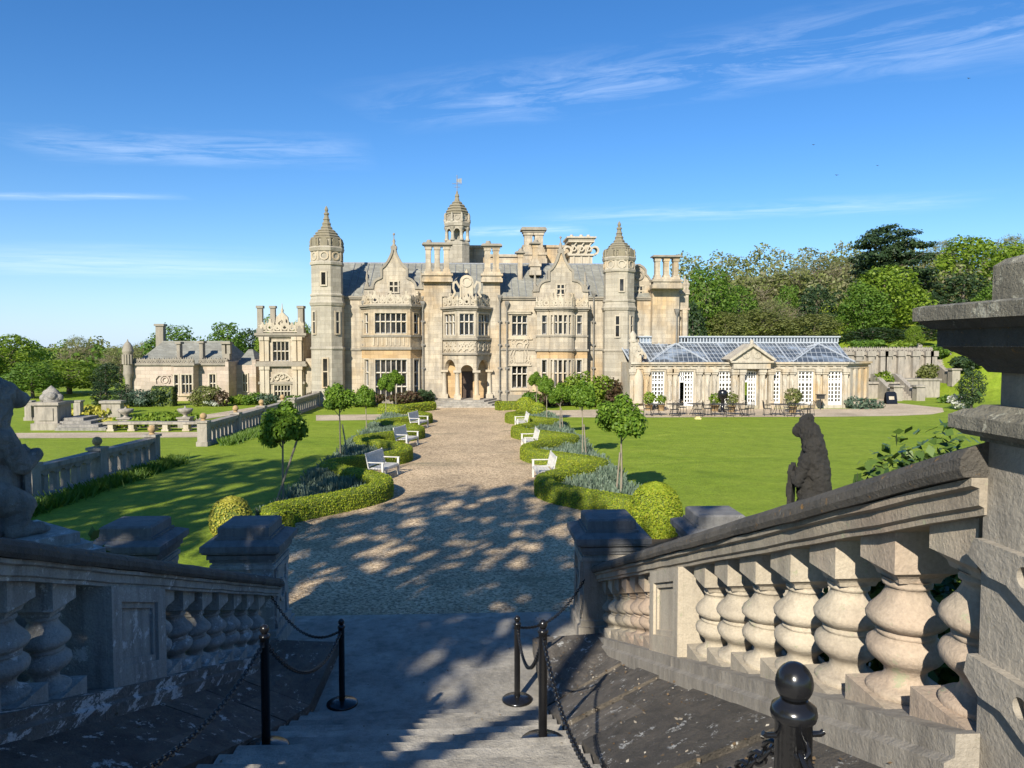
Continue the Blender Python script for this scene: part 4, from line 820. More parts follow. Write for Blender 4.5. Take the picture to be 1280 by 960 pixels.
for px in (328, 334, 368.5, 375):
    b = MB(); p = (X(px, D) - .16, D); 
    for y0, y1 in ((498, 457), (452, 421)): b.obox(p, (1, 0), 0, .32, PZ(y0, D), PZ(y1, D), 0, .2); b.obox(p, (1, 0), -.06, .38, PZ(y1, D) - .3, PZ(y1, D), 0, .28)
    b.build('pilaster', ['trim'], gh)
b = MB(); c = X(352, D); b.ribbon(arc(c, PZ(479, D), .85, 10, 170, 10), .14, (0, D, 0), (1, 0, 0), (0, -1, 0), .14)
for k in range(-2, 3): b.ribbon(arc(c + k * .42, PZ(470, D) - abs(k) * .12, .17, 0, 360, 8), .08, (0, D, 0), (1, 0, 0), (0, -1, 0), .12)
b.build('carved_crest', ['trim'], gh)
b = MB(); strapwork(b, (xa, D), (xb, D), T + .1, 1.1, 6, seed=50); cx = X(352, D)
b.ext([(-.75, 0), (.75, 0), (.7, .6), (.5, .9), (.45, 1.3), (0, 1.75), (-.45, 1.3), (-.5, .9), (-.7, .6)], (cx, D + .2, T), (1, 0, 0), (0, 0, 1), (0, 1, 0), .3); b.ribbon(arc(cx, T + .8, .28, 0, 360, 10), .1, (0, D + .19, 0), (1, 0, 0), (0, -1, 0), .1)
b.lathe((cx, D + .35, T + 1.7), [(.1, 0), (.13, .15), (.05, .3), (.02, .7)], 6); b.build('parapet', ['trim'], gh)
for px, dd in ((326, D + .2), (376.5, D + .2), (342, 66), (378, 67)):
    b = MB(); x = X(px, dd); b.box(x - .2, x + .2, dd - .2, dd + .2, T, PZ(386, dd)); b.box(x - .27, x + .27, dd - .27, dd + .27, PZ(386, dd), PZ(386, dd) + .2); b.box(x - .26, x + .26, dd - .26, dd + .26, T, T + .4); b.build('corner_pillar', ['trimgrey'], gh)

# ------------------------------------------------------------------ garden balustrades on the left lawn
def garden_balustrade(label, A, B, posts, zt=1.0, hA=0.0, hB=0.0, balls=True):
    A, B = Vector(A), Vector(B); L = (B - A).length; u2 = ((B - A) / L); u = (u2.x, u2.y); t = thing('garden_balustrade', label, 'balustrade', (A.x, A.y, hA))
    zz = lambda a: hA + (hB - hA) * a / L
    def rail(b, a0, a1, z0, z1, d):
        n = Vector((u[1], -u[0])); q = lambda a, k, z: (A.x + u[0] * a + n.x * k, A.y + u[1] * a + n.y * k, zz(a) + z)
        b.hexa([q(a0, d, z0), q(a1, d, z0), q(a1, -d, z0), q(a0, -d, z0), q(a0, d, z1), q(a1, d, z1), q(a1, -d, z1), q(a0, -d, z1)])
    b = MB(); rail(b, 0, L, zt - .14, zt, .19); rail(b, 0, L, zt - .2, zt - .14, .13); b.build('coping', ['old'], t)
    b = MB(); rail(b, 0, L, -.3, .12, .2); rail(b, 0, L, .12, .17, .15); b.build('plinth', ['old'], t)
    for a in posts:
        p = A + u2 * a; z = zz(a); b = MB(); b.obox((p.x, p.y), u, -.19, .19, z - .3, z + zt + .03, -.21, .21); b.obox((p.x, p.y), u, -.25, .25, z + zt + .03, z + zt + .12, -.25, .25); b.obox((p.x, p.y), u, -.24, .24, z - .3, z + .2, -.25, .25); po = b.build('post', ['old'], t)
        if balls:
            b = MB(); b.lathe((p.x, p.y, z + zt + .12), [(.13, 0), (.08, .05), (.08, .08)], 10); b.ball((p.x, p.y, z + zt + .31), .15, 0, 8); b.build('ball_finial', ['terracotta'], po)
    n = int(L / .52); sp = L / n
    for i in range(n):
        a = (i + .5) * sp
        if any(abs(a - q) < .3 for q in posts): continue
        p = A + u2 * a; z = zz(a) + .17; h = zt - .2 - .17; b = MB(); w = .155
        b.obox((p.x, p.y), u, -w * .62, w * .62, z, z + h * .82, -.1, .1)
        b.ext([(-sp / 2 + .002, h + .01), (-sp / 2 + .002, h * .93)] + [(-sp / 2 + .002 + (sp / 2 - w * .62) * math.cos(R(t_)), h * .74 + h * .19 * math.sin(R(t_))) for t_ in (65, 40, 15, 0)] + [(sp / 2 - .002 - (sp / 2 - w * .62) * math.cos(R(t_)), h * .74 + h * .19 * math.sin(R(t_))) for t_ in (0, 15, 40, 65)] + [(sp / 2 - .002, h * .93), (sp / 2 - .002, h + .01)],
              (p.x - u[1] * -.1 * -1, p.y + u[0] * .1 * -1 * -1, z), (u[0], u[1], 0), (0, 0, 1), (u[1], -u[0], 0), .2)
        b.build('baluster', ['old'], t)
    return t
garden_balustrade('arcaded stone balustrade nearest the left statue, running up the shaded lawn', (-12.45, 21.8), (-11.9, 29.2), (.2, 3.6, 7.2))
garden_balustrade('long arcaded stone balustrade with ochre balls between the gravel parterre and young trees', (-11.85, 34.0), (-11.5, 47), (.2, 4.4, 8.6, 12.8))
garden_balustrade('short far balustrade running up to the foot of the left turret', (-11.4, 48.5), (-11.3, 56.2), (.2, 7.4), balls=False)
# balustraded boundary and pedestal behind the left lawn
A = G(76, 522); Bq = G(112, 521); garden_balustrade('pale stone balustrade at the far left beside the crowned pedestal', (A.x - 1, 46.5), (Bq.x - 1.2, 46.5), (.1, 2.9), zt=1.05, balls=False)
c = G(58, 540); pd = thing('stone_pedestal', 'big square stone pedestal topped with a carved group on the far left lawn', 'pedestal', (c.x, 39.0 + 2, 0)); y = 41.0; x0, x1 = X(40, y), X(69, y); b = MB()
b.box(x0 - .15, x1 + .15, y - .1, y + 1.5, -.1, .35); b.box(x0, x1, y, y + 1.4, .35, 1.3); b.box(x0 - .12, x1 + .12, y - .12, y + 1.5, 1.3, 1.45); b.obox((x0, y), (1, 0), .2, x1 - x0 - .2, .5, 1.15, 0, .05); b.build('base', ['old'], pd)
b = MB(); cx = (x0 + x1) / 2; b.lathe((cx, y + .6, 1.45), [(.5, 0), (.55, .2), (.4, .35), (.42, .5), (.2, .7), (.02, .85)], 10, sy=.8)
for k in range(5): b.ball((cx + .38 * math.cos(k * 1.3), y + .6 + .3 * math.sin(k * 1.3), 1.65 + .10 * (k % 3)), .22, 0, 7)
b.build('carved_group', ['greystone'], pd)
b = MB(); c = G(84, 541, .3)
for i in range(4): b.box(X(70, 41) + .02, X(70, 41) + 2.6 - .5 * i, 40.6 + .25 * i, 43, .15 * i - .1, .15 * (i + 1))
tag(b.build('rockwork_steps', 'greystone', None, (X(75, 41), 41, 0)), 'dark rough stone steps against the pedestal on the far left', 'steps')
b = MB(); xw = G(142, 521).x; b.box(xw, xw + 1.1, 47, 47.5, -.2, .95); b.box(xw - .1, xw + 1.2, 46.9, 47.6, .95, 1.1); tag(b.build('garden_wall', 'old', None, (xw, 47, 0)), 'short plain stone wall between dark conifers on the left', 'wall')
def stone_bench(px, py, lab, n=4):
    c = G(px, py); t = thing('stone_bench', lab, 'bench', c); b = MB(); b.box(c.x - 1.4, c.x + 1.4, c.y - .25, c.y + .25, .36, .48); b.build('seat', ['old'], t)
    for k in (-1.05, 0, 1.05)[:n]: b = MB(); b.box(c.x + k - .13, c.x + k + .13, c.y - .2, c.y + .2, 0, .36); b.box(c.x + k - .18, c.x + k + .18, c.y - .22, c.y + .22, 0, .1); b.build('leg', ['trim'], t)
stone_bench(166, 538.5, 'low stone bench left of the other, by the yellow flower border'); stone_bench(234, 538.5, 'low stone bench right of the other, before the stone urn')
def urn(px, py, h, lab):
    c = G(px, py); t = thing('garden_urn', lab, 'urn', c); b = MB(); b.box(c.x - .3, c.x + .3, c.y - .3, c.y + .3, 0, h * .42); b.box(c.x - .36, c.x + .36, c.y - .36, c.y + .36, h * .42, h * .48); b.build('pedestal', ['old'], t)
    b = MB(); b.lathe((c.x, c.y, h * .48), [(.2, 0), (.1, .06), (.1, .12), (.34, .26), (.42, .42), (.36, .46), (.2, .44), (.05, .5), (.03, h * .5)], 12); b.build('bowl', ['old'], t)
urn(157.5, 534.5, 1.15, 'stone urn standing over the left low bench'); urn(232, 534.5, 1.2, 'stone urn standing over the right low bench')

# ------------------------------------------------------------------ terrace wall and garden steps on the right
tw = thing('terrace_wall', 'long old stone retaining wall with pilasters right of the conservatory', 'retaining wall', (X(1100, 66), 66, 0)); D = 66.0
b = MB(); a, c = X(1052, D), X(1163, D); Tz = PZ(444, D); b.box(a, c, D - .6, D, -.3, Tz); b.box(a - .1, c + .1, D - .75, D + .1, Tz, Tz + .22); b.box(a, X(1120, 62.5), 62, 62.5, -.2, PZ(481, 62)); b.box(a, X(1121, 62.5), 61.85, 62.6, PZ(481, 62), PZ(481, 62) + .15); b.build('wall', ['old'], tw)
for px in (1068, 1083, 1098, 1104, 1120, 1138, 1154, 1160):
    b = MB(); x = X(px, D); b.box(x - .28, x + .28, D - .95, D - .6, -.2, Tz - .1); b.box(x - .36, x + .36, D - 1.05, D - .6, Tz - .1, Tz + .35); b.build('pilaster', ['old'], tw)
b = MB(); strapwork(b, (a, D - .3), (c, D - .3), Tz + .22, .55, 22, peak=False, seed=60, fin=True); b.build('parapet', ['old'], tw)
gs = thing('garden_steps', 'curved stone garden steps rising to the terrace beyond the right lawn', 'steps', (X(1125, 62), 60, 0))
for (x0, x1, y0, z0, n) in ((X(1118, 60), X(1146, 60), 60, 0, 8), (X(1168, 67), X(1200, 67), 64.5, 1.2, 12)):
    b = MB()
    for i in range(n): b.box(x0 + .1 * i, x1 - .04 * i, y0 + .34 * i, y0 + .34 * n + 1, z0 + .16 * i - .2, z0 + .16 * (i + 1))
    b.build('flight', ['old'], gs)
    for xx in (x0, x1):
        b = MB(); b.ext([(0, -.3), (.34 * n + .5, -.3), (.34 * n + .5, .16 * n + .75), (.34 * n, .16 * n + .75), (0, .75), (-.4, .55), (-.4, -.3)], (xx - .2, y0, z0), (0, 1, 0), (0, 0, 1), (1, 0, 0), .4); b.box(xx - .35, xx + .35, y0 - .75, y0 - .1, z0 - .3, z0 + 1.1); b.box(xx - .45, xx + .45, y0 - .85, y0, z0 + 1.1, z0 + 1.25); b.build('flank_wall', ['old'], gs)
b = MB(); x = X(1132, 63); b.box(x - 2, x + 3.2, 63.2, 66, -.2, 1.45); b.box(x - 2.1, x + 3.3, 63.1, 66, 1.45, 1.6); b.build('landing', ['old'], gs)
def mini_pier(px, py, D, h, lab):
    p = P(px, py, D); b = MB(); b.box(p.x - .5, p.x + .5, D - .5, D + .5, p.z - h, p.z); b.box(p.x - .65, p.x + .65, D - .65, D + .65, p.z, p.z + .2); b.lathe((p.x, D, p.z + .2), [(.3, 0), (.36, .2), (.15, .35), (.02, .5)], 8); tag(b.build('stone_pier', 'old', None, (p.x, D, p.z - h)), lab, 'pier')
mini_pier(1148, 437, 70, 1.6, 'small far stone pier at the top of the terrace wall')
# A-board on the path
c = G(1113, 505); t = thing('notice_board', 'small black notice board standing on the right end of the path', 'sign', c); b = MB()
for s in (-1, 1): b.ext([(-.42, 0), (.42, 0), (.42, .82), (.3, .95), (-.3, .95), (-.42, .82)], (c.x, c.y + s * .22, 0), (1, 0, 0), (0, -s * .22, .975), (0, s, .2), .03)
b.build('panel', ['black'], t); b = MB(); b.ext([(-.2, .35), (.2, .35), (.2, .6), (-.2, .6)], (c.x, c.y - .255, 0), (1, 0, 0), (0, .22, .975), (0, -1, -.2), .004); b.build('notice', ['trim'], t)
# ------------------------------------------------------------------ clipped hedges, topiary, beds
def leafy(name, parts, mats, parent=None, loc=None):
    """one mesh from (V,F,material index) pieces"""
    Vs, Fs, Ms = [], [], []; k = 0
    for V, F, m in parts: Vs.append(V); Fs.append(F + k); Ms.append(np.full(len(F), m)); k += len(V)
    o = np.array(WO[parent] if parent is not None else (loc or (0, 0, 0)), float)
    me = npmesh(name, np.concatenate(Vs) - o, np.concatenate(Fs), mats, np.concatenate(Ms)); ob = bpy.data.objects.new(name, me); COL.objects.link(ob); WO[ob] = tuple(o)
    if parent is not None: ob.parent = parent
    else: ob.location = o
    return ob
def hedge(label, path, w, h, dens=1500, size=.029, mat='box', group=None):
    pts = [Vector((p[0], p[1])) for p in path]; N = len(pts); nr = []
    for i in range(N):
        t = (pts[min(i + 1, N - 1)] - pts[max(i - 1, 0)]).normalized(); nr.append(Vector((t.y, -t.x)))
    sec = [(-.5, 0), (-.52, .35), (-.5, .8), (-.42, .96), (-.2, 1.0), (.2, 1.0), (.42, .96), (.5, .8), (.52, .35), (.5, 0)]; K = len(sec); V = []
    for i, (p, n) in enumerate(zip(pts, nr)):
        wob = 1 + .02 * math.sin(i * .5) + .015 * math.sin(i * 1.3); hw = 1 + .02 * math.sin(i * .37 + 1)
        for a, z in sec: q = p + n * a * (w - .07) * wob; V.append((q.x, q.y, z * (h - .04) * hw))
    V = np.array(V); F = np.array([(i * K + j, i * K + j + 1, (i + 1) * K + j + 1, (i + 1) * K + j) for i in range(N - 1) for j in range(K - 1)] + [(b_, b_ + j, b_ + j + 1, b_ + j + 2) for b_ in (0, (N - 1) * K) for j in (1, 3, 5, 7)])
    A = V[F[:, 0]]; Bv = V[F[:, 1]]; Cv = V[F[:, 2]]; Dv = V[F[:, 3]]; nn = np.cross(Cv - A, Dv - Bv); ar = np.linalg.norm(nn, axis=1) / 2; nn /= (2 * ar[:, None] + 1e-9)
    n = int(ar.sum() * dens); idx = rng.choice(len(F), n, p=ar / ar.sum()); s, t = rng.random((2, n, 1))
    pos = (A[idx] * (1 - s) + Bv[idx] * s) * (1 - t) + (Dv[idx] * (1 - s) + Cv[idx] * s) * t; cen = (A + Bv + Cv + Dv)[idx] / 4
    out = nn[idx]; ctr = np.array([[pts[min(i // (K - 1), N - 1)].x, pts[min(i // (K - 1), N - 1)].y, h * .4] for i in idx]); out = out * np.sign(((pos - ctr) * out).sum(1, keepdims=True) + 1e-9)
    lv, lf = leafquads(pos + out * rng.uniform(-.008, .028, (n, 1)), out + .5 * rng.normal(size=(n, 3)) + np.array([0, 0, .25]), size)
    o = leafy('box_hedge', [(V, F, 1), (lv, lf, 0)], [mat, 'boxcore'], None, (pts[0].x, pts[0].y, 0)); return tag(o, label, 'hedge', group)
for s, lab in ((1, 'long scalloped box hedge along the right edge of the drive'), (-1, 'long scalloped box hedge along the left edge of the drive')):
    hedge(lab, [(AX + s * hs_(y), y) for y in np.arange(18.5 if s > 0 else 17.9, 46.2, .24)], .58, .56)
def gp(px, py): g = G(px, py); return (g.x, g.y)
def line(a, b_, n): return [(a[0] + (b_[0] - a[0]) * i / n, a[1] + (b_[1] - a[1]) * i / n) for i in range(n + 1)]
hedge('low box hedge at the left foot of the entrance steps', line(gp(478, 516), gp(497, 518), 4)[:-1] + line(gp(497, 518), gp(540, 512.5), 8), .75, .62, 350, .06)
hedge('low box hedge at the right foot of the entrance steps', line(gp(621, 513), gp(648, 512), 8), .75, .62, 350, .06)
def topiary(c, r, h, label, mat='box', dens=500, size=.05, cat='topiary'):
    prof = [(r * .80, 0), (r * .97, h * .2), (r, h * .42), (r * .93, h * .62), (r * .74, h * .82), (r * .42, h * .95), (.02, h)]
    mb = MB(); mb.lathe((0, 0, 0), [(a * .94, z * .97) for a, z in prof], 16, cap=False); V = np.array(mb.V) + np.array([c[0], c[1], 0]); F = np.array(mb.F)
    zz = np.array([p[1] for p in prof]); rr = np.array([p[0] for p in prof]); n = int(dens * 2 * math.pi * r * h * .9)
    z = h * (1 - (1 - rng.random(n)) ** .8); z = np.where(rng.random(n) < .25, h * (.8 + .2 * rng.random(n) ** .5), z); q = np.interp(z, zz, rr) * (1 + .016 * rng.normal(size=n)); a = rng.uniform(0, 2 * math.pi, n)
    pos = np.stack([c[0] + q * np.cos(a), c[1] + q * np.sin(a), z], 1); nr = np.stack([np.cos(a), np.sin(a), (z / h) ** 2 * 1.6], 1)
    lv, lf = leafquads(pos, nr + .5 * rng.normal(size=(n, 3)), size); return tag(leafy('clipped_topiary', [(V, F, 1), (lv, lf, 0)], [mat, 'boxcore'], None, (c[0], c[1], 0)), label, cat)
c = G(819, 668); topiary((c.x, c.y), .62, 1.24, 'large round clipped box dome at the near end of the right hedge', dens=2800, size=.03)
c = G(657, 515); topiary((c.x, c.y), .68, 1.0, 'clipped box dome farther from us near the right hedge end', dens=500, size=.06)
c = G(671, 522.5); topiary((c.x, c.y), .58, .95, 'clipped box dome between the far dome and the right scalloped hedge', dens=500, size=.06)
c = G(289, 668); topiary((c.x, c.y), .48, .9, 'rounded golden shrub behind the left stair pier', 'gold', 1000, .035, 'shrub')
# lavender, one planting on each side
for s in (1, -1):
    n = 17000; y = rng.uniform(19, 46, n); inn = np.array([hs_(v) for v in y]) + .36; off = inn + (5.05 - inn) * rng.random(n); ok = off < 5.1
    y, off = y[ok], off[ok]; n = len(y); x = AX + s * off; h = rng.uniform(.22, .46, n) * (.8 + .3 * np.sin(y * 2.1) * np.sin(off * 3)); a = rng.uniform(0, math.pi, n); w = rng.uniform(.010, .022, n) * (y / 22) ** .6; lean = rng.normal(0, .10, (2, n))
    V = np.stack([np.stack([x - np.cos(a) * w, y - np.sin(a) * w, 0 * x], 1), np.stack([x + np.cos(a) * w, y + np.sin(a) * w, 0 * x], 1), np.stack([x + lean[0] + np.cos(a) * w * .8, y + lean[1] + np.sin(a) * w * .8, h], 1), np.stack([x + lean[0] - np.cos(a) * w * .8, y + lean[1] - np.sin(a) * w * .8, h * 1.04], 1)], 1).reshape(-1, 3)
    tag(leafy('lavender_planting', [(V, np.arange(4 * n).reshape(n, 4), 0)], ['lav']), kind='stuff')
# ------------------------------------------------------------------ standard trees
def mop(seed, h=3.0, rad=.82, lean=0):
    rd = np.random.default_rng(seed); t = thing('standard_tree', '', 'tree'); b = MB()
    b.tube([(0, 0, -.05), (.015, 0, .9), (lean * .5, .01, h - 1.5), (lean, 0, h - .75)], [.042, .034, .03, .022], 7)
    for k in range(6):
        a = k * 1.05 + rd.uniform(0, .4); b.tube([(lean * .7, 0, h - 1.35 + .06 * k), (lean + .45 * rad * math.cos(a), .45 * rad * math.sin(a), h - 1.0 + .1 * k), (lean + .75 * rad * math.cos(a), .75 * rad * math.sin(a), h - .75 + .1 * k)], [.018, .011, .005], 5)
    b.build('trunk', ['palebark'], t)
    bl = [((lean, 0, h - .62), (rad * .66, rad * .66, .36))]
    for k in range(11): a = k * 2.4 + rd.uniform(0, .5); r = rad * rd.uniform(.45, .7); bl.append(((lean + r * math.cos(a), r * math.sin(a), h - .68 + rd.uniform(-.20, .24)), rd.uniform(.20, .36)))
    bl += [((lean + rd.uniform(-.2, .2), rd.uniform(-.2, .2), h - .26), .28)]
    V, F = shell(bl, 560, .078, .75, .6, .5, .65); leafy('crown', [(V, F, 0)], ['mop'], t); return t
proto = [mop(1), mop(2, 3.1, .78, .05), mop(3, 2.9, .74, -.05)]
GM = 'young standard trees in two rows along the drive'
spots = [(1, 21.7, 0, 1.0, 'front tree of the right row, beside the large box dome'), (1, 29.5, 1, .97, 'second young tree from the front in the right row'), (1, 37.2, 0, 1.02, 'third young tree from the front in the right row'), (1, 44.2, 2, .98, 'fourth young tree from the front in the right row'), (1, 51.5, 0, .92, 'small young tree of the right row before the manor window'),
         (-1, 21.0, 2, .98, 'front tree of the left row, dark crown with a leaning stake'), (-1, 30.0, 1, 1.08, 'second young tree from the front in the left row'), (-1, 37.2, 2, 1.0, 'third young tree from the front in the left row'), (-1, 45.5, 0, .98, 'fourth young tree from the front in the left row'), (-1, 51.5, 1, .92, 'small young tree of the left row before the bay window')]
first = {}
for i, (s, y, k, sc, lab) in enumerate(spots):
    loc = (AX + s * (4.5 if s > 0 else 4.9), y, 0); 
    if k not in first: first[k] = 1; o = proto[k]; o.location = loc; o.scale = (sc,) * 3
    else: o = dup(proto[k], loc, None, None, sc)
    rr_, hh_ = ((.90, 1.0), (.66, .99), (.76, .86), (.66, .93), (.72, .88), (.86, 1.0), (.84, .95), (.70, .86), (.62, .92), (.70, .9))[i]; o.scale = (rr_, rr_, hh_)
    o.rotation_euler = (0, 0, i * 1.7); tag(o, 'slender ' + lab, 'tree', GM)
for i, (s, y, off) in enumerate(((-1, 21.0, .42), (-1, 30.0, .3), (1, 21.7, -.16), (1, 29.5, .14), (1, 37.2, .15))):   # tree stakes
    x = AX + s * (4.5 if s > 0 else 4.9); b = MB()
    if i == 0: b.tube([(x - .22, y - .1, 0), (x + .1, y - .06, .95), (x + .40, y - .02, 1.85)], .03, 6)
    else: b.tube([(x + off, y - .05, 0), (x + off * .3, y - .05, 1.35)], .028, 6)
    tag(b.build('tree_stake', 'palebark', None, (x, y, 0)), ('leaning wooden stake tied to ' + ['the dark front tree of the left row', 'the second tree of the left row', 'the front tree of the right row', 'the second tree of the right row', 'the third tree of the right row'][i]), 'stake')

# ------------------------------------------------------------------ white garden benches in the hedge's bays
def bench():
    t = thing('garden_bench', '', 'bench'); W2, dp = .74, .25
    b = MB()
    for k in range(5): b.box(-W2, W2, -dp + .105 * k, -dp + .105 * k + .085, .41, .435)
    b.box(-W2, W2, -dp - .02, -dp + .01, .34, .41); b.box(-W2, W2, dp - .03, dp, .34, .41); b.build('seat', ['teak'], t)
    b = MB(); q = lambda x0, x1, z0, z1: b.hexa([(x0, dp + .02 + (z0 - .45) * .22, z0), (x1, dp + .02 + (z0 - .45) * .22, z0), (x1, dp + .055 + (z0 - .45) * .22, z0), (x0, dp + .055 + (z0 - .45) * .22, z0), (x0, dp + .02 + (z1 - .45) * .22, z1), (x1, dp + .02 + (z1 - .45) * .22, z1), (x1, dp + .055 + (z1 - .45) * .22, z1), (x0, dp + .055 + (z1 - .45) * .22, z1)])
    q(-W2, W2, .86, .95); q(-W2, W2, .48, .53)
    for k in range(13): x = -W2 + .06 + k * (2 * W2 - .12) / 12; q(x - .022, x + .022, .53, .86)
    q(-W2 - .03, -W2 + .03, .43, .97); q(W2 - .03, W2 + .03, .43, .97); b.build('backrest', ['teak'], t)
    for s in (-1, 1):
        b = MB(); x = s * W2; b.box(x - .04, x + .04, -dp - .05, dp + .08, .63, .66); b.build('armrest', ['teak'], t)
        b = MB(); b.box(x - .035, x + .035, -dp - .03, -dp + .04, 0, .63); b.build('leg', ['teak'], t)
        b = MB(); b.box(x - .035, x + .035, dp - .03, dp + .04, 0, .44); b.build('leg', ['teak'], t)
    return t
pb = bench(); GB = 'white garden benches in the bays of the scalloped hedges'
bs = [(1, 24.7, 2.5, 'nearest white bench on the right side of the drive'), (1, 32.2, 2.6, 'middle white bench on the right side of the drive'), (1, 40.2, 2.75, 'farthest white bench on the right side of the drive'), (-1, 25.6, 2.7, 'nearest white bench on the left side of the drive'), (-1, 33.4, 2.6, 'middle white bench on the left side of the drive'), (-1, 40.8, 2.6, 'farthest white bench on the left side of the drive')]
for i, (s, y, off, lab) in enumerate(bs):
    o = pb if i == 0 else dup(pb, (0, 0, 0)); o.location = (AX + s * off, y, .012); o.rotation_euler = (0, 0, R(-88) if s > 0 else R(74)); o.scale = (.92,) * 3; tag(o, lab, 'bench', GB)

# ------------------------------------------------------------------ iron tables and chairs, pots on the terrace
def table():
    t = thing('garden_table', '', 'table'); b = MB(); b.lathe((0, 0, .70), [(.55, 0), (.56, .015), (.55, .03)], 20); b.build('tabletop', ['iron'], t)
    for k in range(4): a = R(45 + 90 * k); b = MB(); b.tube([(.12 * math.cos(a), .12 * math.sin(a), .70), (.2 * math.cos(a), .2 * math.sin(a), .4), (.42 * math.cos(a), .42 * math.sin(a), 0)], .022, 5); b.build('leg', ['iron'], t)
    return t
def chair():
    t = thing('garden_chair', '', 'chair'); b = MB(); b.box(-.22, .22, -.22, .22, .43, .46); b.build('seat', ['iron'], t)
    b = MB(); b.tube([(-.2, .22, .45), (-.21, .27, .85), (0, .29, .95), (.21, .27, .85), (.2, .22, .45)], .02, 5)
    for x in (-.12, -.04, .04, .12): b.tube([(x, .22, .46), (x, .28, .9)], .011, 4)
    b.tube([(-.22, -.18, .45), (-.24, -.16, .66), (-.23, .24, .68)], .014, 4); b.tube([(.22, -.18, .45), (.24, -.16, .66), (.23, .24, .68)], .014, 4); b.build('backrest', ['iron'], t)
    for sx in (-1, 1):
        for sy in (-1, 1): b = MB(); b.tube([(.2 * sx, .2 * sy, .44), (.22 * sx, .24 * sy, 0)], .016, 5); b.build('leg', ['iron'], t)
    return t
pt, pc = table(), chair(); ti = 0; ci = 0
names = ['left', 'middle', 'right']
for g_, (px, dx, n) in enumerate(((848, .95, 3), (910, 1.0, 2), (985, .95, 2))):
    c0 = G(px, 519.5); cl_ = [-dx, dx] if n == 2 else [-.95, .95]
    xs_ = [-1.5, -.2, 1.2][:n] if n == 3 else [-.7, .7]
    for j, x in enumerate(xs_):
        o = pt if ti == 0 else dup(pt, (0, 0, 0)); ti += 1; o.location = (c0.x + x * .95, c0.y + .1 * j, .008)
        tag(o, '%s dark iron table in the %s group before the conservatory' % (['leftmost', 'rightmost' if n == 2 else 'central', 'rightmost'][j], names[g_]), 'table', 'iron tables on the terrace')
    for j, (x, y, rz) in enumerate(((-1, -.1, 90), (1, 0, -90), (-.35, -.75, 180), (.4, -.7, 180), (.1, .85, 0))):
        o = pc if ci == 0 else dup(pc, (0, 0, 0)); ci += 1; w_ = 1.35 if n == 2 else 2.0
        o.location = (c0.x + x * w_ + (.25 if abs(x) < .5 else 0), c0.y + y, .008); o.rotation_euler = (0, 0, R(rz + (j * 17 % 23) - 10))
        tag(o, 'dark iron garden chair at the %s side of the %s table group' % (['left end', 'right end', 'near left', 'near right', 'far'][j], names[g_]), 'chair', 'iron chairs on the terrace')
def bush(name, label, c, blobs, mat, dens, size, cat='shrub', trunk=None, base=0.0, group=None, up=.35):
    t_ = np.array([c[0], c[1], base]); V, F = shell([((np.array(p) + t_), r) for p, r in blobs], dens, size, .78, .5, up); mats = [mat]
    parts = [(V, F, 0)]
    if trunk:
        mb = MB()
        for (pp, rr_) in trunk: mb.tube([Vector(p) + Vector(t_) for p in pp], rr_, 5)
        parts.append((np.array(mb.V), np.array([f if len(f) == 4 else (f[0], f[1], f[2], f[3]) for f in mb.F if len(f) == 4]), 1)); mats = [mat, 'bark']
    return tag(leafy(name, parts, mats, None, (c[0], c[1], base)), label, cat, group)
def pot(px, py, lab, r=.42, mat='green1'):
    c = G(px, py); t = thing('potted_plant', lab, 'potted plant', c); b = MB(); b.lathe((c.x, c.y, 0), [(.2, 0), (.27, .38), (.31, .38), (.31, .45), (.26, .45), (.24, .40)], 12); b.build('pot', ['terracotta'], t)
    V, F = shell([((c.x, c.y, .45 + r * .9), (r * .9, r * .9, r)), ((c.x + .15, c.y - .1, .5 + r), r * .6)], 90, .12); leafy('foliage', [(V, F, 0)], [mat], t)
pot(811, 513, 'potted shrub left of the first conservatory door'); pot(826, 513.5, 'small potted shrub before the first conservatory door', .34); pot(893.5, 514, 'potted green shrub left of the middle iron tables'); pot(914, 515, 'yellow green potted shrub right of the middle iron tables', .45, 'olive'); pot(991, 516, 'large olive potted shrub among the right iron tables', .62, 'olive')
c = G(903, 515); b = MB(); b.lathe((c.x, c.y, 0), [(.3, 0), (.3, .06), (.12, .1), (.12, .85), (.3, .95), (.32, 1.35), (.22, 1.45), (.05, 1.5)], 10); tag(b.build('patio_heater', 'black', None, (c.x, c.y, 0)), 'black patio stove beside the middle iron tables', 'heater')
c = G(1025.5, 512); t = thing('terrace_lamp', 'slim dark lamp with square head right of the right tables', 'lamp', c); b = MB(); b.tube([(c.x, c.y, 0), (c.x, c.y, .75)], .035, 6); b.build('post', ['iron'], t); b = MB(); b.box(c.x - .2, c.x + .2, c.y - .2, c.y + .2, .75, 1.0); b.box(c.x - .26, c.x + .26, c.y - .26, c.y + .26, 1.0, 1.06); b.build('head', ['iron'], t)
c = G(872.5, 524); b = MB(); b.box(c.x - .2, c.x + .16, c.y - .12, c.y + .12, 0, .09); b.box(c.x - .14, c.x + .1, c.y - .08, c.y + .08, .09, .16); tag(b.build('lawn_marker', 'yellow', None, (c.x, c.y, 0)), 'little pale yellow block lying on the edge of the right lawn', 'block')
c = G(1078, 511); bush('border_planting', 'grey green planting at the right corner of the conservatory', (c.x, c.y), [((0, 0, .3), (1.0, .6, .5)), ((.9, .3, .25), (.8, .5, .4)), ((-.6, .3, .4), .5)], 'bluegreen', 60, .14, 'plants')

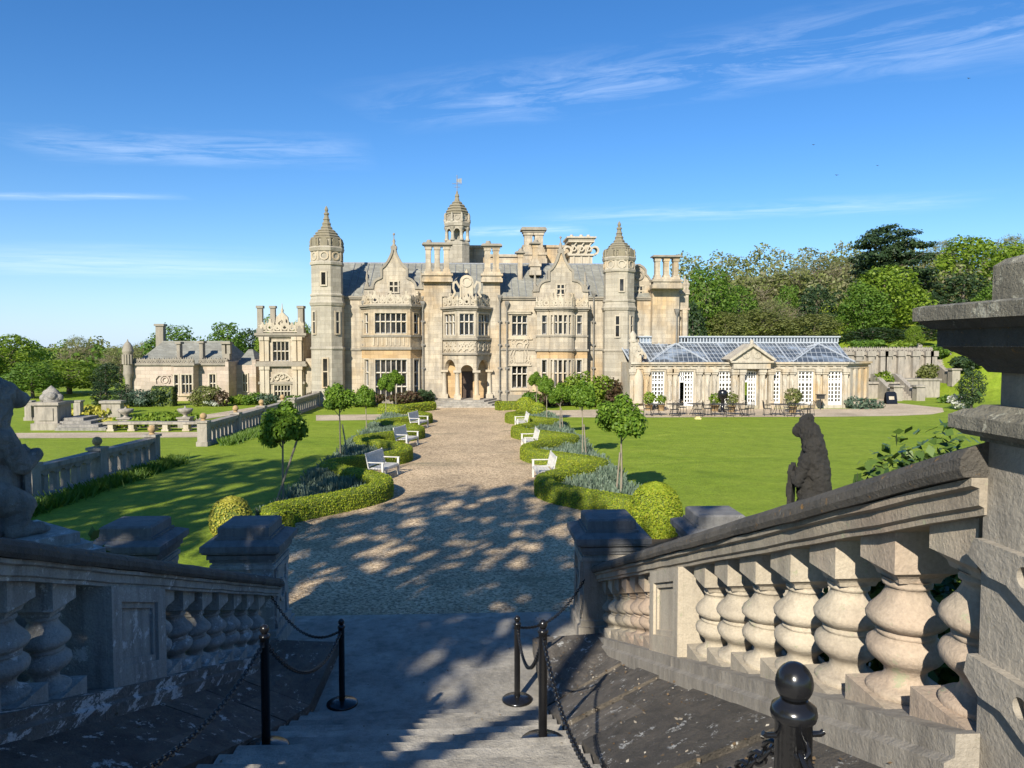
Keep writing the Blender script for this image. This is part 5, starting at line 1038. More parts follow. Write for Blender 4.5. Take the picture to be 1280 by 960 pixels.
# ------------------------------------------------------------------ shrubs by the buildings
def B3(w, h, n=6, seed=0, d=None):
    rd = random.Random(seed); d = d or w; o = [((0, 0, h * .5), (w * .36, d * .36, h * .46))]
    for k in range(n): a = k * 2.399 + rd.random(); r = rd.uniform(.24, .36); o.append(((w * r * math.cos(a), d * r * math.sin(a), h * rd.uniform(.28, .70)), (w * .22, d * .22, h * rd.uniform(.22, .32))))
    return o
def sh(px, py, w, h, mat, label, seed=0, name='shrub', dens=55, size=.16, n=6, z=0.0, d=None):
    c = G(px, py, z); return bush(name, label, (c.x, c.y), B3(w, h, n, seed, d), mat, dens, size, 'shrub', base=z)
sh(464, 509, 2.0, 1.1, 'redleaf', 'dark purple shrub left of the bay window', 1); sh(510, 508, 2.6, 1.15, 'redleaf', 'dark red shrub under the left bay window', 2); sh(527, 506, 2.0, 1.2, 'green3', 'dark green shrub right of the left bay window', 3); sh(447, 509, 1.6, 1.0, 'green2', 'low green shrub before the left turret', 4)
sh(690, 508, 2.6, 1.2, 'redleaf', 'dark red shrub under the bow window', 5); sh(733, 509, 3.6, 2.6, 'green1', 'tall yellow green bush at the right turret', 6, d=2.2); sh(757, 508, 2.6, 2.2, 'redleaf', 'purple bush against the right turret', 7); sh(712, 507, 2.4, 1.9, 'green3', 'dark bush between the bow window and the green bush', 8); sh(667, 508, 1.6, 1.2, 'green2', 'low shrub under the small ground floor window', 9)
for px, w, h, mt_, lab, sd in ((172, 4.2, 2.0, 'bluegreen', 'spreading blue green conifer by the round corner turret', 11), (196, 3.0, 2.2, 'green3', 'dark evergreen left of the clipped yews', 12), (255, 3.6, 2.5, 'olive', 'large olive green bush right of the clipped yews', 13), (274, 2.2, 1.9, 'redleaf', 'purple leaved bush by the orange buttress', 14), (265, 2.0, .9, 'whitebloom', 'small pale flowering shrub at the wing corner', 15), (300, 2.6, 1.2, 'green1', 'bright low plants under the small wing window', 16), (318, 2.8, 1.5, 'green2', 'leafy shrub left of the gatehouse', 17), (333, 3.2, 1.3, 'bluegreen', 'soft grey green shrub before the gatehouse', 18), (365, 2.6, 1.2, 'green2', 'low green shrub right of the gatehouse window', 19), (383, 1.8, 1.0, 'olive', 'olive shrub beside the left turret foot', 20), (150, 3.0, 1.1, 'green1', 'low bright border plants at the left of the wing', 21)):
    sh(px, 504 + (4 if px < 280 else 2), w * .62, h * .64, mt_, lab, sd, size=.12, dens=80)
hedge('dark clipped yew hedge before the service wing', line((G(212, 504).x, 57), (G(236, 504).x, 57), 8), 1.0, 1.45, 120, .11, 'green3')
for px, py, w, h, mt_, lab in ((140, 533, 3.0, .5, 'gold', 'yellow border flowers at the left parterre urn'), (193, 532, 4.4, .7, 'green1', 'bright green border plants between the two urns'), (120, 522, 3.8, .8, 'gold', 'yellow green ground plants below the dark conifer')):
    sh(px, py, w, h, mt_, lab, int(px), dens=45, size=.16)
c = G(398, 500); sh(398, 506, 2.0, 1.2, 'redleaf', 'reddish shrub behind the far balustrade', 23)
for i, (a, b_) in enumerate((((-12.0, 19.8), (-11.4, 29.4)), ((-11.3, 34.2), (-11.0, 46)))):   # day lilies along the balustrade feet
    n = 2600; t_ = rng.random(n); x = a[0] + (b_[0] - a[0]) * t_ + .35 + rng.normal(0, .16, n); y = a[1] + (b_[1] - a[1]) * t_; an = rng.uniform(0, 6.28, n); h = rng.uniform(.15, .38, n); w = .022
    V = np.stack([np.stack([x - w, y, 0 * x], 1), np.stack([x + w, y, 0 * x], 1), np.stack([x + .2 * np.cos(an) + w * .3, y + .2 * np.sin(an), h], 1), np.stack([x + .2 * np.cos(an) - w * .3, y + .2 * np.sin(an), h * .96], 1)], 1).reshape(-1, 3)
    tag(leafy('day_lilies', [(V, np.arange(4 * n).reshape(n, 4), 0)], ['green2']), kind='stuff')
from mathutils import noise as mnoise
# ------------------------------------------------------------------ grand stair in the foreground
SX0, SX1, NS, RUN, RISE, SY = -1.87, .80, 16, .431, .1645, 8.6
b = MB(); b.box(-2.9, 1.9, 8.5, 11.95, -1.5, .09); tag(b.build('landing_paving', 'step', None, (0, 10, 0)), kind='structure')
b = MB(); b.box(-2.86, 1.86, 11.95, 12.25, -.3, .075); tag(b.build('kerb', 'step', None, (0, 12, 0)), kind='structure')
st = thing('stone_stair', 'broad worn stone stair descending from the camera to the gravel drive', 'stairs', (-.5, 5, 0))
rd = random.Random(3)
for i in range(NS):
    y1 = SY - RUN * i; y0 = y1 - RUN; z = .09 + RISE * (i + 1); b = MB(); N = 14; e = .018
    top = []; xsn = [SX0 + (SX1 - SX0) * k / N for k in range(N + 1)]
    fr = [(x, y1 + .03 + rd.uniform(-.008, .008), z - .012 * math.sin(math.pi * k / N) + rd.uniform(-.004, .004)) for k, x in enumerate(xsn)]
    V = []
    for (x, y, q) in fr: V += [(x, y0 - .06, q + .004), (x, y - e, q), (x, y, q - e), (x, y, q - .05), (x, y - .03, q - .055), (x, y - .03, z - RISE - .2)]
    b.add(V, [(6 * k + j, 6 * k + 6 + j, 6 * k + 7 + j, 6 * k + 1 + j) for k in range(N) for j in range(5)]); b.build('step', ['step'], st)
b = MB(); b.box(-2.75, 1.7, -9, SY - RUN * NS, .5, .09 + RISE * NS + .002); b.build('top_landing', ['step'], st)
SL = .34
def zc(D, left): return (4.86 - .345 * D) if left else (4.94 - SL * D)
def flank(left):
    b = MB(); D = 10.6; k = 0; rd = random.Random(5 + left)
    xi, xo = (SX0 - .02, -2.8) if left else (SX1 + .02, 1.8)
    while D > -3:
        Ln = rd.uniform(.8, 1.15); D0 = D - Ln + .005; j = rd.uniform(-.02, .02)
        f = lambda d: (max(.1, .09 + RISE / RUN * (SY - d)) + .17) if d > 1.75 else 2.90
        g = lambda d: max(.32, zc(max(d, .5), left) - 1.20)
        cuts = [0, rd.uniform(.35, .65), 1] if k % 3 else [0, 1]
        hz_ = lambda u_, d: f(d) + (g(d) - f(d)) * u_
        for ua, ub in zip(cuts[:-1], cuts[1:]):
            j2 = j + rd.uniform(-.012, .012); xa, xb = xi + (xo - xi) * (ua + (.004 if ua else 0)), xi + (xo - xi) * ub; sk = rd.uniform(-.04, .04)
            v = [(x, d, -.6) for (x, d) in ((xa, D0), (xa, D), (xb, D), (xb, D0))] + [(xa, D0, hz_(ua, D0) + j2), (xa, D, hz_(ua, D) + j2), (xb, D, hz_(ub, D) + j2), (xb, D0, hz_(ub, D0) + j2)]
            b.hexa(v)
        k += 1; D -= Ln
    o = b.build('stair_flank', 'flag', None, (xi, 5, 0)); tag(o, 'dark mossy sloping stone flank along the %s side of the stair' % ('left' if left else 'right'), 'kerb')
    return o
flank(0); flank(1)
BAL = [(.0, .160), (.03, .165), (.045, .158), (.06, .130), (.085, .104), (.12, .090), (.16, .092), (.195, .115), (.225, .142), (.26, .163), (.30, .170), (.335, .162), (.365, .138), (.385, .116), (.392, .126), (.412, .128), (.42, .112), (.435, .122), (.455, .150), (.485, .170), (.515, .174), (.55, .162), (.59, .136), (.63, .110), (.67, .094), (.705, .088), (.715, .104), (.733, .106), (.745, .094), (.765, .11)]
def stair_balustrade(left, D0, D1, panels, groups, mat):
    s = -1 if left else 1; xi = -2.75 if left else 1.75
    t = thing('stair_balustrade', 'raking stone balustrade on the %s side of the stair, %s' % (('left', 'in blue shade with white lichen') if left else ('right', 'its fat balusters in full sun')), 'balustrade', (xi, 6, 0))
    def rake(b, prof, a, c, dz=0, cut=1.9, wob=1.0):
        d = a; ends = []
        while d < c - .2: e = min(c, d + cut); e = c if c - e < .5 else e; ends.append((d, e)); d = e
        for k, (p, q) in enumerate(ends):
            q2 = q - (.006 if k < len(ends) - 1 else 0); n = len(prof); N = 8; V = []
            for j in range(N + 1):
                y = p + (q2 - p) * j / N; w = wob * (.006 * math.sin(y * 9.1) + .005 * math.sin(y * 23))
                for (x, z) in prof: V.append((xi + s * (x + (w if 0 < j < N else 0)), y, zc(y, left) + z + dz + w * .6))
            b.add(V, [(j * n + i, j * n + (i + 1) % n, (j + 1) * n + (i + 1) % n, (j + 1) * n + i) for j in range(N) for i in range(n)] + [tuple(range(n)), tuple(range(N * n, N * n + n))])
    b = MB(); rake(b, [(-.03, -.115), (-.045, -.085), (-.04, -.045), (-.015, -.012), (.06, .012), (.25, .03), (.44, .012), (.515, -.012), (.54, -.045), (.545, -.085), (.53, -.115)], D0, D1); b.build('coping', ['coping'], t)
    b = MB(); rake(b, [(.0, -.117), (.0, -.145), (.03, -.155), (.03, -.215), (.05, -.225), (.05, -.25), (.45, -.25), (.45, -.225), (.47, -.215), (.47, -.155), (.5, -.145), (.5, -.117)], D0, D1, cut=2.6); b.build('frieze', [mat], t)
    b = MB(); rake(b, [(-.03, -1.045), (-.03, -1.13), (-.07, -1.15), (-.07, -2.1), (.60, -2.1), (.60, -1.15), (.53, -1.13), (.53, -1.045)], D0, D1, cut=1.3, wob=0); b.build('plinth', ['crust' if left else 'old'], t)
    for a, c in panels:
        b = MB(); x0, x1 = xi + s * .055, xi + s * .44; q = lambda x, d, z: (x, d, zc(d, left) + z)
        def slab(xa, xb, a, c, z0, z1): b.hexa([q(xa, a, z0), q(xb, a, z0), q(xb, c, z0), q(xa, c, z0), q(xa, a, z1), q(xb, a, z1), q(xb, c, z1), q(xa, c, z1)])
        slab(x0, x1, a, c, -1.05, -.248); f = x0 - s * .05; f2 = x0 - s * .025
        for (p, r_, u, v) in ((a, a + .16, -1.05, -.25), (c - .16, c, -1.05, -.25), (a + .16, c - .16, -.37, -.25), (a + .16, c - .16, -1.05, -.88)): slab(f, x0 - s * .001, p, r_, u, v)
        for (p, r_, u, v) in ((a + .16, a + .21, -.88, -.37), (c - .21, c - .16, -.88, -.37), (a + .21, c - .21, -.42, -.37), (a + .21, c - .21, -.88, -.83)): slab(f2, x0 - s * .001, p, r_, u, v)
        b.build('panel_block', [mat], t)
    rd = random.Random(11 + left)
    for ds in groups:
        for d in ds:
            xc = xi + s * .25; zb = zc(d, left) - 1.05; h = .80; b = MB(); w = .19
            zt_ = zc(d, left) - .248
            b.hexa([(xc - w, d - w, zb - .2), (xc + w, d - w, zb - .2), (xc + w, d + w, zb - .2), (xc - w, d + w, zb - .2), (xc - w, d - w, zb + .065), (xc + w, d - w, zb + .06), (xc + w, d + w, zb + .07), (xc - w, d + w, zb + .065)])
            k = (zt_ - .20 - (zb + .06)) / .765; sc = 1.0 + rd.uniform(-.015, .015)
            v0 = len(b.V); b.lathe((xc, d, zb + .06), [(r * sc, z * k) for z, r in BAL], 32, 0, rd.random())
            for q_ in range(v0, v0 + 32 * len(BAL)):                                # chips and weathered hollows
                v_ = b.V[q_]; nz = mnoise.noise(Vector(v_) * 7.0) * .007 + mnoise.noise(Vector(v_) * 21.0) * .004; b.V[q_] = (v_[0] + (v_[0] - xc) * nz * 7, v_[1] + (v_[1] - d) * nz * 7, v_[2])
            w2 = .15; lo = zb + .06 + .765 * k                                       # square cap on a cove, its top cut to the rake
            ring = lambda w_, z: [(xc - w_, d - w_, z), (xc + w_, d - w_, z), (xc + w_, d + w_, z), (xc - w_, d + w_, z)]
            for (wa, za, wb, zb_) in ((.096, -.004, .104, .02), (.104, .02, .125, .042), (.125, .042, w2 - .004, .055)): b.hexa(ring(wa, lo + za) + ring(wb, lo + zb_))
            b.hexa(ring(w2, lo + .055) + [(xc - w2, d - w2, zt_ + SL * w2 - .001), (xc + w2, d - w2, zt_ + SL * w2 - .001), (xc + w2, d + w2, zt_ - SL * w2 - .001), (xc - w2, d + w2, zt_ - SL * w2 - .001)])
            b.build('baluster', [mat], t)
    return t
stair_balustrade(0, 2.6, 10.98, [(6.45, 7.5)], [np.arange(2.85, 6.3, .55), np.arange(7.82, 10.8, .485)], 'baluster')
stair_balustrade(1, .4, 10.98, [(5.9, 6.9), (2.2, 3.1)], [np.arange(3.42, 5.7, .5), np.arange(7.2, 10.7, .52)], 'shady')
def pier(x, y, label, mat='old', face=1):
    t = thing('stone_pier', label, 'pier', (x, y, 0)); b = MB(); w = .42
    b.box(x - .5, x + .5, y - .5, y + .5, -.4, .30); b.box(x - .46, x + .46, y - .46, y + .46, .30, .38); b.box(x - w, x + w, y - w, y + w, .38, 1.36)
    b.box(x - w - .03, x + w + .03, y - w - .03, y + w + .03, 1.26, 1.32)
    for s in (-1, 1):                                            # strapwork scroll on the two side faces and the front
        o = (x + s * w, y, .82); n = (s, 0, 0); u = (0, 1, 0)
        b.ribbon([(-.3, -.42), (-.3, -.1), (-.18, .02), (-.3, .14), (-.3, .4)], .12, o, u, n, .05); b.ribbon([(.3, -.42), (.3, -.1), (.18, .02), (.3, .14), (.3, .4)], .12, o, u, n, .05); b.ribbon(arc(0, .02, .14, 0, 360, 12), .06, o, u, n, .06)
        b.ribbon([(-.34, .4), (.34, .4)], .07, o, u, n, .045); b.ribbon([(-.34, -.41), (.34, -.41)], .06, o, u, n, .045)
    b.build('die', [mat], t)
    b = MB()
    for (e, z0, z1) in ((.45, 1.36, 1.41), (.48, 1.41, 1.47), (.53, 1.50, 1.53)): b.box(x - e, x + e, y - e, y + e, z0, z1)
    b.hexa([(x - .46, y - .46, 1.47), (x + .46, y - .46, 1.47), (x + .46, y + .46, 1.47), (x - .46, y + .46, 1.47), (x - .53, y - .53, 1.50), (x + .53, y - .53, 1.50), (x + .53, y + .53, 1.50), (x - .53, y + .53, 1.50)])
    b.box(x - .55, x + .55, y - .55, y + .55, 1.53, 1.61)
    b.hexa([(x - .55, y - .55, 1.61), (x + .55, y - .55, 1.61), (x + .55, y + .55, 1.61), (x - .55, y + .55, 1.61), (x - .42, y - .42, 1.665), (x + .42, y - .42, 1.665), (x + .42, y + .42, 1.665), (x - .42, y + .42, 1.665)])
    b.box(x - .39, x + .39, y - .39, y + .39, 1.665, 1.70); b.box(x - .36, x + .36, y - .36, y + .36, 1.70, 1.83)
    b.hexa([(x - .36, y - .36, 1.83), (x + .36, y - .36, 1.83), (x + .36, y + .36, 1.83), (x - .36, y + .36, 1.83), (x - .33, y - .33, 1.855), (x + .33, y - .33, 1.855), (x + .33, y + .33, 1.855), (x - .33, y + .33, 1.855)])
    b.build('cap', ['cap'], t); return t
pier(2.02, 11.42, 'stone pier with dark stepped cap at the foot of the right balustrade'); pier(-3.25, 11.25, 'stone pier with dark stepped cap at the foot of the left balustrade', 'shady')
pier(3.72, 11.6, 'outer stone pier half hidden behind the right balustrade'); pier(-4.9, 11.3, 'outer stone pier half hidden behind the left balustrade', 'shady')
# great pier close on the right, with strapwork bands pierced by round holes
gpx, gy1, gy0 = 1.81, 2.62, 1.55; gw = .95
t = thing('gate_pier', 'massive stone pier with broad weathered cap closest to us on the right', 'pier', (gpx, 2, 2.6))
zz_ = lambda y: PZ(y - 5, gy1, 1235)
b = MB(); b.box(gpx, gpx + gw, gy0, gy1, 1.6, zz_(548)); b.box(gpx + .03, gpx + gw - .03, gy0 + .03, gy1 - .03, zz_(548), zz_(455)); b.build('die', ['old'], t)
b = MB()
def sq(e, z0, z1, e2=None):
    e2 = e if e2 is None else e2
    b.hexa([(gpx - e, gy0 - e, z0), (gpx + gw + e, gy0 - e, z0), (gpx + gw + e, gy1 + e, z0), (gpx - e, gy1 + e, z0), (gpx - e2, gy0 - e2, z1), (gpx + gw + e2, gy0 - e2, z1), (gpx + gw + e2, gy1 + e2, z1), (gpx - e2, gy1 + e2, z1)])
sq(.012, zz_(556), zz_(549)); sq(.05, zz_(549), zz_(541), .075); sq(.085, zz_(541), zz_(525)); sq(.085, zz_(525), zz_(517), .05); sq(.03, zz_(517), zz_(511), .01); b.build('collar', ['piercap'], t)
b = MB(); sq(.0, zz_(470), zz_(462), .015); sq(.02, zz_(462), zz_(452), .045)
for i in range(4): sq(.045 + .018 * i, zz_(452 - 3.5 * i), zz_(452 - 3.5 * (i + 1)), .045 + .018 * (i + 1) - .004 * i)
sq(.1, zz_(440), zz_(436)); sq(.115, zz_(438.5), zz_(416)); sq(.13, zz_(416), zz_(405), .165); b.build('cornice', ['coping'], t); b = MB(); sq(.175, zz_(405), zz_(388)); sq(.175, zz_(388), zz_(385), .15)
sq(-.005, zz_(386), zz_(338)); sq(-.005, zz_(338), zz_(330), -.03); sq(-.03, zz_(330), zz_(323), -.09); sq(-.09, zz_(323), zz_(318), -.16)
b.build('cap', ['piercap'], t)
def holed(b, o, u, v, n, outline, hc, hr, th, N=24):
    """flat slab of stone with a real round hole: outline is star shaped about the hole"""
    o, u, v, n = map(Vector, (o, u, v, n)); ou = []
    for k in range(N):
        a = 2 * math.pi * k / N; d = (math.cos(a), math.sin(a)); best = 9
        for (x0, y0), (x1, y1) in zip(outline, outline[1:] + outline[:1]):
            ex, ey = x1 - x0, y1 - y0; den = d[0] * ey - d[1] * ex
            if abs(den) < 1e-9: continue
            tt = ((x0 - hc[0]) * ey - (y0 - hc[1]) * ex) / den; ss = ((x0 - hc[0]) * d[1] - (y0 - hc[1]) * d[0]) / den
            if tt > 0 and -1e-6 <= ss <= 1 + 1e-6: best = min(best, tt)
        ou.append((hc[0] + d[0] * best, hc[1] + d[1] * best))
    inn = [(hc[0] + hr * math.cos(2 * math.pi * k / N), hc[1] + hr * math.sin(2 * math.pi * k / N)) for k in range(N)]
    W_ = lambda p, k: o + u * p[0] + v * p[1] + n * k
    V = [W_(p, 0) for p in ou] + [W_(p, 0) for p in inn] + [W_(p, th) for p in ou] + [W_(p, th) for p in inn]; F = []
    for i in range(N): j = (i + 1) % N; F += [(i, j, N + j, N + i), (2 * N + i, 2 * N + j, 3 * N + j, 3 * N + i), (i, j, 2 * N + j, 2 * N + i), (N + i, N + j, 3 * N + j, 3 * N + i)]
    b.add(V, F)
for k, (ya, yb_) in enumerate(((672, 712), (818, 862))):
    xf = gpx - .035; z1_ = PZ(ya, 2.62, 1217); z0_ = PZ(yb_, 2.62, 1217); b = MB(); hm = (z0_ + z1_) / 2 - .0
    holed(b, (xf, 0, 0), (0, 1, 0), (0, 0, 1), (1, 0, 0), [(2.60, z0_), (2.65, z0_ + .02), (2.65, z1_ - .01), (2.63, z1_), (2.08, z1_), (2.08, z0_ - .07), (2.3, z0_ - .07), (2.45, z0_)], (2.36, hm - .01), .036, .06)
    holed(b, (xf, 0, 0), (0, 1, 0), (0, 0, 1), (1, 0, 0), [(2.078, z1_ + .08), (1.5, z1_ + .08), (1.5, z0_ - .10), (2.078, z0_ - .10)], (1.8, hm), .06, .06)
    b.build('strapwork_band', ['old'], t)

# ------------------------------------------------------------------ black bollards and their chains
def bollard():
    t = thing('chain_bollard', '', 'bollard'); b = MB(); b.lathe((0, 0, 0), [(.185, 0), (.185, .018), (.17, .030), (.09, .045), (.05, .055)], 28); b.build('base', ['black'], t)
    b = MB(); b.lathe((0, 0, 0), [(.036, .04), (.036, .93), (.043, .935), (.0455, .945), (.043, .958), (.033, .965), (.026, .972)], 24); b.tube([(.034, 0, .90), (.055, 0, .90), (.062, 0, .905)], .006, 6); b.tube([(-.034, 0, .90), (-.055, 0, .90), (-.062, 0, .905)], .006, 6); b.build('post', ['black'], t)
    b = MB(); n = 14; b.lathe((0, 0, .965), [(max(.001, .0385 * math.sin(math.pi * k / n) * (1 - .10 * k / n)), .041 - .041 * math.cos(math.pi * k / n)) for k in range(n + 1)], 24, cap=False); b.build('knob', ['black'], t); return t
pb_ = bollard(); tread = lambda y: .09 if y > SY else .09 + RISE * min(NS, math.floor((SY - y) / RUN) + 1) + .006
bl = [((.633, 1.46), 'large black bollard with egg knob nearest to us at lower right'), ((.57, 6.25), 'black bollard on the right edge of the steps, second along the right chain'), ((.52, 9.13), 'black bollard on the right of the lower landing'), ((-1.71, 6.25), 'black bollard low on the left edge of the steps, nearer of the left pair'), ((-1.59, 9.13), 'black bollard on the left of the lower landing'), ((-1.8, 1.46), 'black bollard at the top left of the steps, beyond the picture edge')]
BZ = {}
for i, ((x, y), lab) in enumerate(bl):
    o = pb_ if i == 0 else dup(pb_, (0, 0, 0)); z = tread(y); o.location = (x, y, z); o.rotation_euler = (0, 0, .4 * i); BZ[i] = Vector((x, y, z + .905)); tag(o, lab, 'bollard', 'black chain bollards on the steps')
def chain(A, Bp, sag, label):
    A, Bp = Vector(A), Vector(Bp); L = (Bp - A).length; n = int(L * (1 + 2.2 * (sag / L) ** 2) / .044); b = MB(); f = lambda s: A.lerp(Bp, s) + Vector((0, 0, -4 * sag * s * (1 - s)))
    for i in range(n):
        p, q = f(i / n), f((i + 1) / n); t_ = (q - p).normalized(); sd = t_.cross(Vector((0, 0, 1))).normalized(); up = sd.cross(t_); w = (sd + up).normalized() if i % 2 else (sd - up).normalized(); c = (p + q) / 2; h = (q - p).length / 2 + .008
        loop = [c + t_ * (h * a) + w * (.015 * b_) for a, b_ in ((1, 0), (.8, .8), (.35, 1), (-.35, 1), (-.8, .8), (-1, 0), (-.8, -.8), (-.35, -1), (.35, -1), (.8, -.8), (1, 0))]
        b.tube(loop, .0055, 5)
    tag(b.build('chain', 'black', None, A), label, 'chain', 'black chains between the bollards')
chain(BZ[1], BZ[0], .62, 'black chain running from the front bollard down the right steps'); chain(BZ[2], BZ[1], .38, 'black chain between the two smaller right bollards'); chain((1.6, 10.94, 1.0), BZ[2], .22, 'black chain from the right pier to the landing bollard')
chain(BZ[0], (.75, -1.6, 3.66), .45, 'black chain leaving the front bollard towards lower right'); chain(BZ[4], BZ[3], .38, 'black chain between the two left bollards'); chain((-2.86, 10.74, .95), BZ[4], .3, 'black chain from the left pier to the landing bollard'); chain(BZ[3], BZ[5], .6, 'black chain dropping out of the picture from the left step bollard')

# ------------------------------------------------------------------ lion statues
def ell(bm, c, r, rot=None):
    mtx = Matrix.Translation(c) @ (rot or Matrix()) @ Matrix.Diagonal((r[0], r[1], r[2], 1)); bmesh.ops.create_icosphere(bm, subdivisions=3, radius=1, matrix=mtx)
def limb(bm, pts, rs):
    for (p, q), (a, c) in zip(zip(pts[:-1], pts[1:]), zip(rs[:-1], rs[1:])):
        for k in range(6): f = k / 5; ell(bm, Vector(p).lerp(Vector(q), f), (a + (c - a) * f,) * 3)
def lion(name, label, loc, rz, mat, sc, pz, wx_=.72):
    t = thing(name, label, 'statue', loc); bm = bmesh.new(); r = random.Random(4)
    limb(bm, [(.12, 0, .14), (.17, 0, .42), (.15, 0, .72), (.09, 0, .98), (.03, 0, 1.15), (-.03, 0, 1.25)], [.20, .205, .20, .185, .16, .13])
    ell(bm, (.02, 0, .78), (.18, .19, .24)); ell(bm, (0, 0, .5), (.17, .19, .25)); ell(bm, (-.055, 0, 1.26), (.125, .11, .105)); limb(bm, [(-.1, 0, 1.245), (-.19, 0, 1.19)], [.085, .065]); ell(bm, (-.17, 0, 1.14), (.055, .05, .03)); ell(bm, (.0, 0, 1.36), (.075, .05, .045))
    for s in (-1, 1):
        ell(bm, (-.13, s * .065, 1.29), (.03, .028, .02)); ell(bm, (.03, s * .085, 1.345), (.035, .025, .045)); ell(bm, (-.235, s * .03, 1.2), (.02, .02, .02))
        limb(bm, [(-.0, s * .16, .86), (-.12, s * .18, .62), (-.24, s * .12, .70)], [.095, .08, .06])
        limb(bm, [(.06, s * .17, .36), (-.10, s * .18, .28), (-.06, s * .18, .07)], [.15, .11, .075]); limb(bm, [(-.06, s * .18, .055), (-.22, s * .18, .05)], [.07, .06])
        for k in (-1, 0, 1): ell(bm, (-.265, s * .18 + k * .036, .042), (.04, .022, .032))
    for k in range(110):                                           # carved locks of the mane, low relief
        a = r.uniform(-2.5, 2.5); z = r.uniform(.66, 1.26); cx_ = float(np.interp(z, [.6, .98, 1.26], [.13, .09, -.01])); w = float(np.interp(z, [.6, 1.0, 1.26], [.19, .175, .12])); ell(bm, (cx_ + w * math.cos(a), w * math.sin(a), z), (.032, .032, .06), Matrix.Rotation(r.uniform(-.6, .6), 4, 'Y'))
    limb(bm, [(.29, .0, .06), (.35, .05, .08), (.34, .1, .2), (.28, .14, .30)], [.05, .04, .035, .05])
    for v in bm.verts: v.co *= sc; v.co.x *= wx_; v.co.z += pz
    me = bpy.data.meshes.new('body'); bm.to_mesh(me); bm.free(); me.materials.append(M[mat]); o = bpy.data.objects.new('body', me); COL.objects.link(o); o.parent = t; WO[o] = (0, 0, 0)
    md = o.modifiers.new('skin', 'REMESH'); md.mode = 'VOXEL'; md.voxel_size = .012; md.use_smooth_shade = True
    tx = bpy.data.textures.get('stone_wear') or bpy.data.textures.new('stone_wear', 'CLOUDS'); tx.noise_scale = .07; tx.noise_depth = 3
    dm_ = o.modifiers.new('wear', 'DISPLACE'); dm_.texture = tx; dm_.strength = .034 if mat == 'blackstone' else .02; dm_.mid_level = .5
    tx2 = bpy.data.textures.get('carved_locks') or bpy.data.textures.new('carved_locks', 'VORONOI'); tx2.noise_scale = .045
    d2_ = o.modifiers.new('locks', 'DISPLACE'); d2_.texture = tx2; d2_.strength = -.016 if mat == 'blackstone' else -.010; d2_.mid_level = .4
    WO[t] = (0, 0, 0); b = MB()
    b.ext([(-.18 * sc, .75 * sc), (-.17 * sc, .22 * sc), (0, .07 * sc), (.17 * sc, .22 * sc), (.18 * sc, .75 * sc), (.1 * sc, .80 * sc), (0, .76 * sc), (-.1 * sc, .80 * sc)], (-.165 * sc, 0, pz), (0, 1, 0), (.02, 0, 1), (-1, 0, .02), .05 * sc)
    b.ribbon(arc(0, .48 * sc, .07 * sc, 0, 360, 10), .03, (-.215 * sc, 0, pz), (0, 1, 0), (-1, 0, 0), .02); b.build('shield', [mat], t)
    b = MB()
    for e, z0, z1 in ((.50, -.10, .0), (.58, -.16, -.10), (.66, -.24, -.16), (.52, -1.9, -.24)): b.box(-e, e, -e * .85, e * .85, pz + z0, pz + z1)
    b.build('pedestal', ['old' if mat == 'blackstone' else 'shady'], t); WO[t] = tuple(loc); t.rotation_euler = (0, 0, rz); return t
lion('lion_statue', 'blackened stone lion seated behind the right balustrade, facing left', (3.84, 8.6, .2), R(-30), 'blackstone', .98, 2.05)
lion('lion_statue', 'pale grey stone lion with shield seated behind the left balustrade', (-4.24, 7.0, .3), R(232), 'greystone', 1.02, 2.40, 1.12)
bush('shrub', 'dark shrub beside the pedestal of the pale left lion', (-4.0, 7.9), B3(1.0, 1.6, 6, 31), 'laurel', 130, .09, base=1.0)
for (x, y, w, h, lab, sd) in ((4.05, 6.3, 1.6, 2.5, 'glossy laurel bush behind the right coping beside the massive pier', 32), (3.0, 4.2, 1.5, 1.3, 'dark laurel seen through the nearest right balusters', 33), (3.1, 5.6, 1.4, 1.1, 'dark laurel behind the middle right balusters', 34), (-4.2, 4.4, 1.5, 1.3, 'dark laurel seen through the nearest left balusters', 35)):
    bush('laurel_bush', lab, (x, y), B3(w, h, 9, sd), 'laurel', 420, .062, base=H(x, y) - .1)
for i, (px, py, D, lab) in enumerate(((1046, 219, 120, 'lowest tiny dark bird in the right sky'), (1017, 181, 140, 'tiny dark bird left of the highest one in the right sky'), (1211, 98, 130, 'highest tiny dark bird at the right edge of the sky'), (1097, 207, 150, 'tiny dark bird right of the lowest one'))):
    D *= 1.6; p = P(px, py, D); b = MB(); b.lathe((p.x, p.y, p.z), [(.01, -.2), (.06, -.1), (.07, .05), (.01, .2)], 6)
    for s in (-1, 1): b.hexa([(p.x, p.y - .1, p.z), (p.x + s * .3, p.y - .08, p.z + .14), (p.x + s * .3, p.y + .08, p.z + .14), (p.x, p.y + .12, p.z), (p.x, p.y - .1, p.z + .03), (p.x + s * .55, p.y - .02, p.z + .1), (p.x + s * .55, p.y + .03, p.z + .1), (p.x, p.y + .12, p.z + .03)])
    tag(b.build('bird', 'iron', None, p), lab, 'bird')

